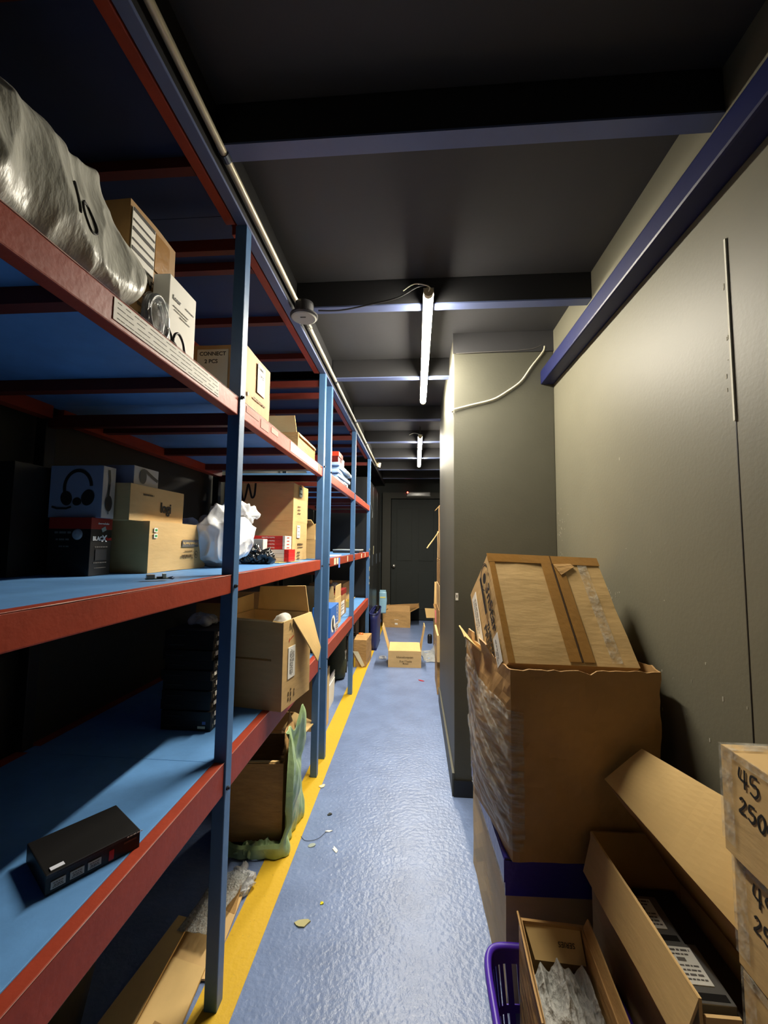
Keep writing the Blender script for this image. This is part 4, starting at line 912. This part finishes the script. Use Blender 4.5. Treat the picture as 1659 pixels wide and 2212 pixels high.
for i, (z0, z1, wd) in enumerate(((.52,.30,.020),(.40,.20,.014),(.33,.13,.018),(.24,.06,.014),(.44,.42,.018))):
    def tf(u, v, z0=z0, z1=z1, wd=wd):
        k = .755+.242*u; p = loopfn(.010)(k, max(.01, min(.99, (z1+(z0-z1)*(1-u) + wd*(v-.5)*2)/.55)))
        return p
    sheet('tape_strip', tf, 30, 3, CLEARTAPE, t, .0006)
# printer carton leaning in it
psi, th = math.radians(6.5), math.radians(38)
a = Vector((math.cos(psi), math.sin(psi), -.036)).normalized(); c0 = Vector((-math.sin(psi), math.cos(psi), 0)); zz = Vector((0,0,1))
b = zz*math.cos(th)+c0*math.sin(th); b = (b-a*b.dot(a)).normalized(); c = b.cross(a)
w_,d_,h_ = .42,.295,.42
TL = Vector((.271,1.60,1.315))
base = TL - b*h_ + a*w_/2 + c*d_/2
M = Matrix(((a.x,c.x,b.x,base.x),(a.y,c.y,b.y,base.y),(a.z,c.z,b.z,base.z),(0,0,0,1)))
t = thing('printer_carton', 'taped tan printer carton leaning out of the torn wrapped carton, black print on side', 'box', M=M)
soft_box('carton_body', (-w_/2,-d_/2,0), (w_/2,d_/2,h_), KRAFT, t, amp=.003, seed=83)
for u0, u1 in ((-.012,.026),(.034,.07)): box('tape', (u0-.0,-d_/2-.0032,.01), (u1,-d_/2-.0022,h_+.001), TAPE, t)
box('seam_shade_strip', (.0275,-d_/2-.0034,.01), (.0315,-d_/2-.001,h_+.002), pm('seam_shadow_card', (70,48,24), .9), t, label='dark strip painting in the shaded seam between the two lids')  # raised dark strip; the shade inside the seam is put into its colour
box('tape', (-w_/2-.003,-d_/2-.0034,h_-.034), (w_/2+.003,-d_/2-.002,h_+.003), TAPE, t)
box('tape', (-w_/2+.001,-d_/2-.003,.0), (-w_/2+.022,-d_/2-.002,h_-.034), TAPE, t)
bm = bmesh.new(); addbox(bm, (w_/2-.085,-d_/2-.0028,.01), (w_/2-.05,-d_/2-.0021,h_-.03)); mk('tape', bm, CLEARTAPE, t)
panel('torn_paper', [(.033,-d_/2-.004,h_-.036),(.10,-d_/2-.004,h_-.03),(.11,-d_/2-.006,h_-.045),(.05,-d_/2-.006,h_-.085)], .001, KRAFT_WORN, t, .002, 3)
# side face print: u runs toward -y locally (up to the lid), v up; the words read downward
def side(u, v, roll=-90, off=.0042): return frame('-x',w_,d_,h_,u,v,off,roll)
text('3nStar', .068, side(.092,.015), INK, t, sx=1.05, bold=.0010)
bm = bmesh.new(); ring(bm, 0,0,.05,.05,60,330,.004); ring(bm,0,0,.043,.045,110,300,.006); disc(bm, .004,-.004,.02,.021); mk('maker_mark', bm, INK, t, side(.085,.148))
text('THERMAL', .030, side(.032,-.085), INK, t, sx=1.1, bold=.0014)
text('PRINTER', .046, side(-.004,-.105), INK, t, sx=1.1, bold=.002)
box('black_bar', (-.155/2,-.010,0), (.155/2,.010,.0006), INK, t, side(.032,.10))
s = sticker('shipping_label', .23, .062, side(-.088,.055), PAPER, t); lines(side(-.088,.055,-90,.0052), t, [(-.03,.016,.12,.007),(-.02,.0,.15,.004),(-.03,-.012,.13,.004),(.03,-.02,.06,.004)], INK_GREY)
s = sticker('shipping_label', .10, .055, side(.085,-.14), PAPER, t); lines(side(.085,-.14,-90,.0052), t, [(0,.0,.07,.005),(.02,-.014,.04,.005)], INK_GREY)
# stack of numbered cartons by the wall
for i in range(5):
    nm = [None,None,None,'49','45'][i]
    lab = ['bottom carton of the numbered stack against the side wall','second carton up in the numbered stack against the side wall','middle carton of the numbered stack, under the one marked 49','carton with forty-nine and 250GB handwritten on it, second from the stack top','topmost carton of the wall stack, forty-five and 250GB handwritten on it'][i]
    x0 = (.598,.602,.604,.602,.592)[i]
    t,w_,d_,h_ = carton('carton', lab, x0, .772, .43, (.872,.868,.868,.874,.880)[i], i*.195, .190, KRAFT, seed=90+i, group='numbered cartons by the wall', amp=.0005)
    e = .0028
    bm = bmesh.new(); addbox(bm, (-w_/2-e,d_/2-.03,.02), (-w_/2-e+.001,d_/2+e,h_+e)); addbox(bm, (-w_/2-e,d_/2-.03,h_+e-.001), (w_/2,d_/2+e,h_+e)); addbox(bm, (-w_/2-e,-d_/2,h_-.012), (-w_/2-e+.001,d_/2,h_+e)) 
    mk('tape', bm, CLEARTAPE, t)
    if nm:
        M = frame('-x',w_,d_,h_,-d_/2+.043,.042,.0010)
        hand(nm, .034, M, INK, t)
        M = frame('-x',w_,d_,h_,-d_/2+.040,-.004,.0010)
        hand('250GB', .028, M @ Matrix.Rotation(-.06,4,'Z'), INK, t)
    if i == 4:
        strokes([[(-.02,.0),(.0,.006),(.02,-.002)],[(-.015,-.006),(.005,.003),(.022,-.008)],[(-.01,.008),(.015,.0)]], .003, frame('+z',w_,d_,h_,.0,d_/2-.07,.003), INK, t)
# long open carton with drives
t = thing('open_carton', 'long open carton of loose drives beside the wall stack, one wide flap raised', 'box', (.62,1.09,0))
ox, oy = .62, 1.09
L = lambda x, y, z: (x-ox, y-oy, z)
panel('side_panel', [L(.528,.86,0),L(.512,1.298,0),L(.508,1.298,.53),L(.522,.86,.53)], .006, KRAFT, t, .004, 1)
panel('end_panel', [L(.512,1.298,0),L(.76,1.305,0),L(.76,1.305,.53),L(.508,1.298,.53)], .006, KRAFT_BROWN, t, .002, 2)
panel('side_panel', [L(.765,.90,0),L(.760,1.300,0),L(.750,1.300,.41),L(.765,.90,.41)], .006, KRAFT, t, .002, 3)
panel('end_panel', [L(.530,.862,0),L(.592,.862,0),L(.592,.862,.50),L(.529,.862,.50)], .006, KRAFT, t, .002, 8)
panel('side_panel', [L(.750,1.297,.41),L(.763,.92,.41),L(.655,.92,.585),L(.560,1.287,.668)], .006, KRAFT_BROWN, t, .003, 4)
panel('bottom_panel', [L(.53,.88,.004),L(.765,.90,.004),L(.76,1.30,.004),L(.515,1.29,.004)], .006, KRAFT, t)
panel('flap', [L(.545,1.287,.682),L(.655,.885,.582),L(.745,.885,.79),L(.652,1.287,.770)], .006, KRAFT_PALE, t, .004, 5, 12)
panel('flap', [L(.508,1.29,.53),L(.522,.86,.53),L(.492,.87,.43),L(.480,1.285,.43)], .005, KRAFT, t, .003, 6)
box('packing_block', L(.538,.93,.0075), L(.72,1.285,.393), pm('dark_packing', (46,36,26), .8), t)
def drive(label, x, y, rz):
    t = thing('hard_drive', label, 'hard drive', (x,y,.395), rz, 'loose drives in the long carton')
    box('drive_case', (-.048,-.066,0), (.048,.066,.022), pm('drive_metal', (150,150,148), .3, metal=.6), t, bev=.002)
    s = sticker('printed_label', .072, .085, frame('+z',.096,.132,.022,-.008,.012,.001), PAPER, t)
    lines(frame('+z',.096,.132,.022,-.008,.012,.0022), t, [(0,.034,.06,.004),(0,.024,.05,.003),(-.01,.012,.04,.008),(0,-.002,.06,.003),(0,-.012,.055,.003),(0,-.022,.06,.004),(.01,-.032,.04,.003)], INK_GREY)
    box('connector', (-.03,.066,.004), (.03,.070,.014), BLACK, t); box('bare_edge', (-.04,-.06,.022), (.04,-.045,.0226), BLACK, t)
drive('silver drive with a white label in the long open carton, beside the boxed wall stack', .612, 1.035, -.02)
drive('silver drive with a white label, deeper in the long open carton by its end panel', .592, 1.165, -.02)
# purple basket and the slim carton standing in it
PURPLE = pm('purple_plastic', (74,40,170), .35, spec=.5)
t = thing('basket', 'purple slotted plastic basket on the floor, a slim carton standing in it', 'basket', (.345,1.02,0))
bw, bd, bh = .30, .44, .25
def rr(u, s):
    a = u*2*PI; c, sn = math.cos(a), math.sin(a); e = .28
    return math.copysign(abs(c)**e, c)*bw/2*s, math.copysign(abs(sn)**e, sn)*bd/2*s
def bfn(u, v):
    x, y = rr(u, .84+.16*v); return Vector((x, y, .004+v*bh))
def keep(u, v):
    return not ((u % 3 == 1) and ((3 <= v <= 5) or (7 <= v <= 11)))
sheet('basket_wall', bfn, 108, 14, PURPLE, t, .004, closed=True, keep=keep, smooth=False)
bm = bmesh.new(); bm.faces.new([bm.verts.new((*rr(k/60,.83), .004)) for k in range(60)]); mk('basket_floor', bm, PURPLE, t, solid=.004)
bm = bmesh.new(); tube(bm, [(*rr(k/90,1.02), bh) for k in range(91)], .010, 8, False); mk('basket_rim', bm, PURPLE, t, smooth=True)
t = thing('slim_carton', 'slim open carton of bubble wrap standing in the purple basket, pale end flap folded in', 'box', (.355,1.06,.012), math.radians(-3))
w_,d_,h_ = .165,.29,.345
mk('carton_body', open_shell(w_,d_,h_,.008), KRAFT_WORN, t)
panel('flap', [(-w_/2+.012,d_/2-.004,h_-.006),(w_/2-.012,d_/2-.004,h_-.006),(w_/2-.012,d_/2-.05,h_-.055),(-w_/2+.03,d_/2-.05,h_-.055)], .004, KRAFT_PALE, t, .002, 1)
f = t.children[-1]
Mf = Matrix(((1,0,0,.03),(0,.69,-.72,d_/2-.030),(0,.72,.69,h_-.028),(0,0,0,1)))
text('SERIES', .015, Mf @ Matrix.Rotation(PI,4,'Z'), INK, t, sx=1.0)
for sx in (-1,1):
    panel('flap', [(sx*(w_/2-.004),-d_/2+.01,h_),(sx*(w_/2-.004),d_/2-.01,h_),(sx*(w_/2+.006),d_/2-.015,h_+.028),(sx*(w_/2+.006),-d_/2+.015,h_+.028)], .004, KRAFT_WORN, t, .003, 3)
t = thing('bubble_wrap', 'wad of bubble wrap stuffed in the slim carton in the purple basket', 'packing material', (.355,1.02,.18))
WAD = plastic_film('bubble_wad', (214,214,210), .38, .1, .9, 55, (1.6,1,.4))
def wadfn(u, v):
    x = -.072+.144*u; y = -.12+.245*v
    z = .118+.022*ridge((x*26,y*7,3), 1.0, 2)+.014*ridge((x*60,y*20,1), 1.0, 4)-.06*max(0,.25-v)-.03*abs(u-.5)
    return Vector((x, y, z-(.10 if v > .97 else 0)))
sheet('film', wadfn, 60, 70, WAD, t, .001)
box('film_core', (-.06,-.11,0), (.06,.10,.085), pm('milky_film_core', (150,150,146), .4, bump=.6, bscale=40), t, bev=.012)
# ------------------------------------------------------------------ services, lamps, camera
WIRE = pm('white_wire', (206,200,176), .5)
t = thing('conduit', 'long bare steel conduit pipe running along the top edge of the racks', 'pipe', (-.548,.0,2.45))
bm = bmesh.new(); tube(bm, [(0,-1.15,0),(0,1.04,0),(0,3.0,0),(-.002,5.65,0)], .0105, 12); mk('pipe', bm, ZINC, t, smooth=True)
for y in (1.06, 1.84, 2.70, 3.63, 4.43):
    bm = bmesh.new(); tube(bm, [(0,y-.012,0),(0,y+.012,0)], .0135, 12); addbox(bm, (-.07,y-.010,.005), (.012,y+.012,.0095)); c = mk('pipe_clamp', bm, BOLT, t)
    for x in (-.028,-.058):
        bm = bmesh.new(); lathe(bm, [(.006,0),(.006,.006),(0,.009)], 8); mk('clamp_screw', bm, pm('bright_screw', (190,190,185), .3, metal=.8), c, Matrix.Translation((x,y,.005)) @ Matrix.Rotation(PI,4,'X'))
bm = bmesh.new(); tube(bm, smoothpath([(-.002,5.62,0),(.01,5.68,0),(.05,5.7,-.01)],4), .018, 10); tube(bm, [(.02,5.69,-.03),(.03,5.69,.03)], .03, 12); mk('junction_box', bm, ZINC, t)
t = thing('smoke_detector', 'round pale detector disc hung under the conduit above the racks', 'detector', (-.505,1.745,2.362))
bm = bmesh.new(); lathe(bm, [(0,-.006),(.055,-.005),(.062,0),(.062,.006),(.05,.010),(.04,.010),(.042,.05),(.04,.062),(0,.062)], 32); mk('detector_body', bm, DARKGREY, t, smooth=False)
bm = bmesh.new(); lathe(bm, [(0,-.010),(.050,-.009),(.056,-.006)], 32); mk('detector_face', bm, pm('aged_white_plastic', (170,172,164), .5), t)
bm = bmesh.new(); addbox(bm, (-.012,-.018,-.0115), (.012,-.012,-.0095)); mk('detector_slot', bm, DARKGREY, t)
bm = bmesh.new(); tube(bm, [(-.036,.02,.075),(-.02,.05,.04),(-.012,.12,.025),(-.026,.2,.06)], .012, 8); mk('flexible_sleeve', bm, pm('grey_sleeve', (110,108,98), .6), t)
t = thing('lamp_cable', 'thin dark cable sagging from the detector to the first tube lamp', 'cable', (-.45,1.80,2.44))
bm = bmesh.new(); tube(bm, smoothpath([(0,-.02,-.03),(.10,.0,-.02),(.22,.0,.0),(.36,-.04,.005),(.45,-.09,.02),(.497,-.115,.012)],6), .0035, 6); mk('cable', bm, DARKGREY, t)
t = thing('wall_cable', 'white cable drooping across the grey pier to its corner', 'cable', (.215,2.35,2.12))
bm = bmesh.new(); tube(bm, smoothpath([(.515,-.004,.37),(.505,-.006,.335),(.44,-.008,.25),(.38,-.008,.165),(.30,-.008,.105),(.22,-.008,.06),(.1,-.008,.03),(.03,-.008,.012),(.0,-.012,.003)],6), .0055, 8); mk('cable', bm, WIRE, t, smooth=True)
bm = bmesh.new(); tube(bm, smoothpath([(-.008,-.006,-.006),(-.012,.02,.01),(-.012,.10,.05),(-.01,.11,.07)],5), .006, 8); mk('cable_end', bm, WIRE, t, smooth=True)
bm = bmesh.new(); tube(bm, smoothpath([(.515,-.003,.37),(.51,-.004,.385),(.42,-.012,.350),(.1,-.012,.338),(.012,-.012,.335)],5), .0014, 5); mk('thin_wire', bm, INK_GREY, t)
t = thing('wall_tag', 'tiny white printed tag stuck at the corner of the grey pier', 'tag', (.2305,2.3528,1.061))
box('tag_card', (-.0075,-.0016,-.02), (.0075,-.0002,.02), PAPER, t); box('tag_print', (-.003,-.0019,-.006), (.003,-.0016,.010), INK_GREY, t)
t = thing('exit_light', 'slim emergency light unit with a red indicator above the far black door', 'light', (.035,7.42,2.255))
box('light_body', (-.2,-.02,-.035), (.225,.078,.035), pm('smoky_plastic', (86,84,82), .3), t, bev=.01)
box('light_lens', (-.19,-.027,-.03), (.215,-.02,.012), pm('dark_lens', (46,42,42), .2), t); box('lower_strip', (-.2,-.03,-.044), (.225,.04,-.034), pm('grey_plastic_strip', (140,138,134), .35), t)
bm = bmesh.new(); lathe(bm, [(.012,0),(.012,.008),(0,.012)], 14); mk('indicator_lamp', bm, pm('red_indicator', (220,30,20), .4, emit=((1,.05,.03),9)), t, Matrix.Translation((-.185,-.027,.024)) @ Matrix.Rotation(PI/2,4,'X'))
LAMPCOL = (1,.92,.76)
GLOW = pm('tube_lamp_glow', (255,244,220), .5, emit=(LAMPCOL, LAMP_POWER))
def tube_lamp(label, x, y0, y1, z):
    t = thing('tube_lamp', label, 'lamp', (x,(y0+y1)/2,z))
    ln = (y1-y0)/2
    bm = bmesh.new(); A = []
    for y in (-ln+.02, ln-.02): A.append([bm.verts.new((.021*math.cos(PI+PI*k/14), y, .017*math.sin(PI+PI*k/14))) for k in range(15)])
    for k in range(14): bm.faces.new((A[0][k],A[1][k],A[1][k+1],A[0][k+1]))
    bm.faces.new(A[0]); bm.faces.new(A[1][::-1])
    mk('glowing_diffuser', bm, GLOW, t, smooth=True)
    for s in (-1,1):
        bm = bmesh.new(); tube(bm, [(0,s*(ln-.022),0),(0,s*ln,0)], .0205, 16); mk('end_cap', bm, pm('lamp_cap', (200,186,150), .5), t, smooth=False)
    bm = bmesh.new(); addbox(bm, (-.0225,-ln+.005,.0005), (.0225,ln-.005,.020)); mk('backing_strip', bm, pm('lamp_strip', (170,168,160), .5), t)
    for s in (-1,1):
        bm = bmesh.new(); addbox(bm, (-.006,s*ln*.8-.006,.020), (.006,s*ln*.8+.006,2.58-z)); mk('hanger', bm, DARKGREY, t)
    bm = bmesh.new(); tube(bm, smoothpath([(0,-ln,.0),(.0,-ln-.02,.01),(-.06,-ln-.01,.03),(-.11,-ln+.02,.02)],5), .0022, 6); mk('lead', bm, WIRE, t)
    return t
tube_lamp('long glowing tube lamp under the ceiling, beside the conduit detector', .050, 1.705, 3.10, 2.435)
tube_lamp('glowing tube lamp further along the aisle, toward the black door', .040, 4.10, 5.70, 2.435)

w = bpy.data.worlds.new('World'); S.world = w; w.use_nodes = True
w.node_tree.nodes['Background'].inputs['Color'].default_value = (.9,.95,1,1)
w.node_tree.nodes['Background'].inputs['Strength'].default_value = .0

# camera: solved from the vanishing lines of the photograph
cam = bpy.data.cameras.new('camera'); co = bpy.data.objects.new('camera', cam); link(co)
cam.sensor_fit = 'HORIZONTAL'; cam.sensor_width = 36; cam.lens = 36*890.5/1659; cam.clip_start = .02
yaw, pit, rol = -.07732, .07701, .011165
cy, sy, cp, sp, cr, sr = math.cos(yaw), math.sin(yaw), math.cos(pit), math.sin(pit), math.cos(rol), math.sin(rol)
f = Vector((sy*cp, cy*cp, sp)); r0 = Vector((cy,-sy,0)); u0 = r0.cross(f); r = cr*r0+sr*u0; u = cr*u0-sr*r0
co.matrix_world = Matrix(((r.x,u.x,-f.x,0),(r.y,u.y,-f.y,0),(r.z,u.z,-f.z,1.35),(0,0,0,1)))
S.camera = co
vs = S.view_settings; vs.view_transform = 'Standard'; vs.look = 'None'; vs.gamma = 1; vs.use_curve_mapping = False
vs.exposure = EXPOSURE
S.cycles.use_denoising = True
S.cycles.max_bounces = 8; S.cycles.diffuse_bounces = 2; S.cycles.transparent_max_bounces = 16
S.cycles.sample_clamp_indirect = 4
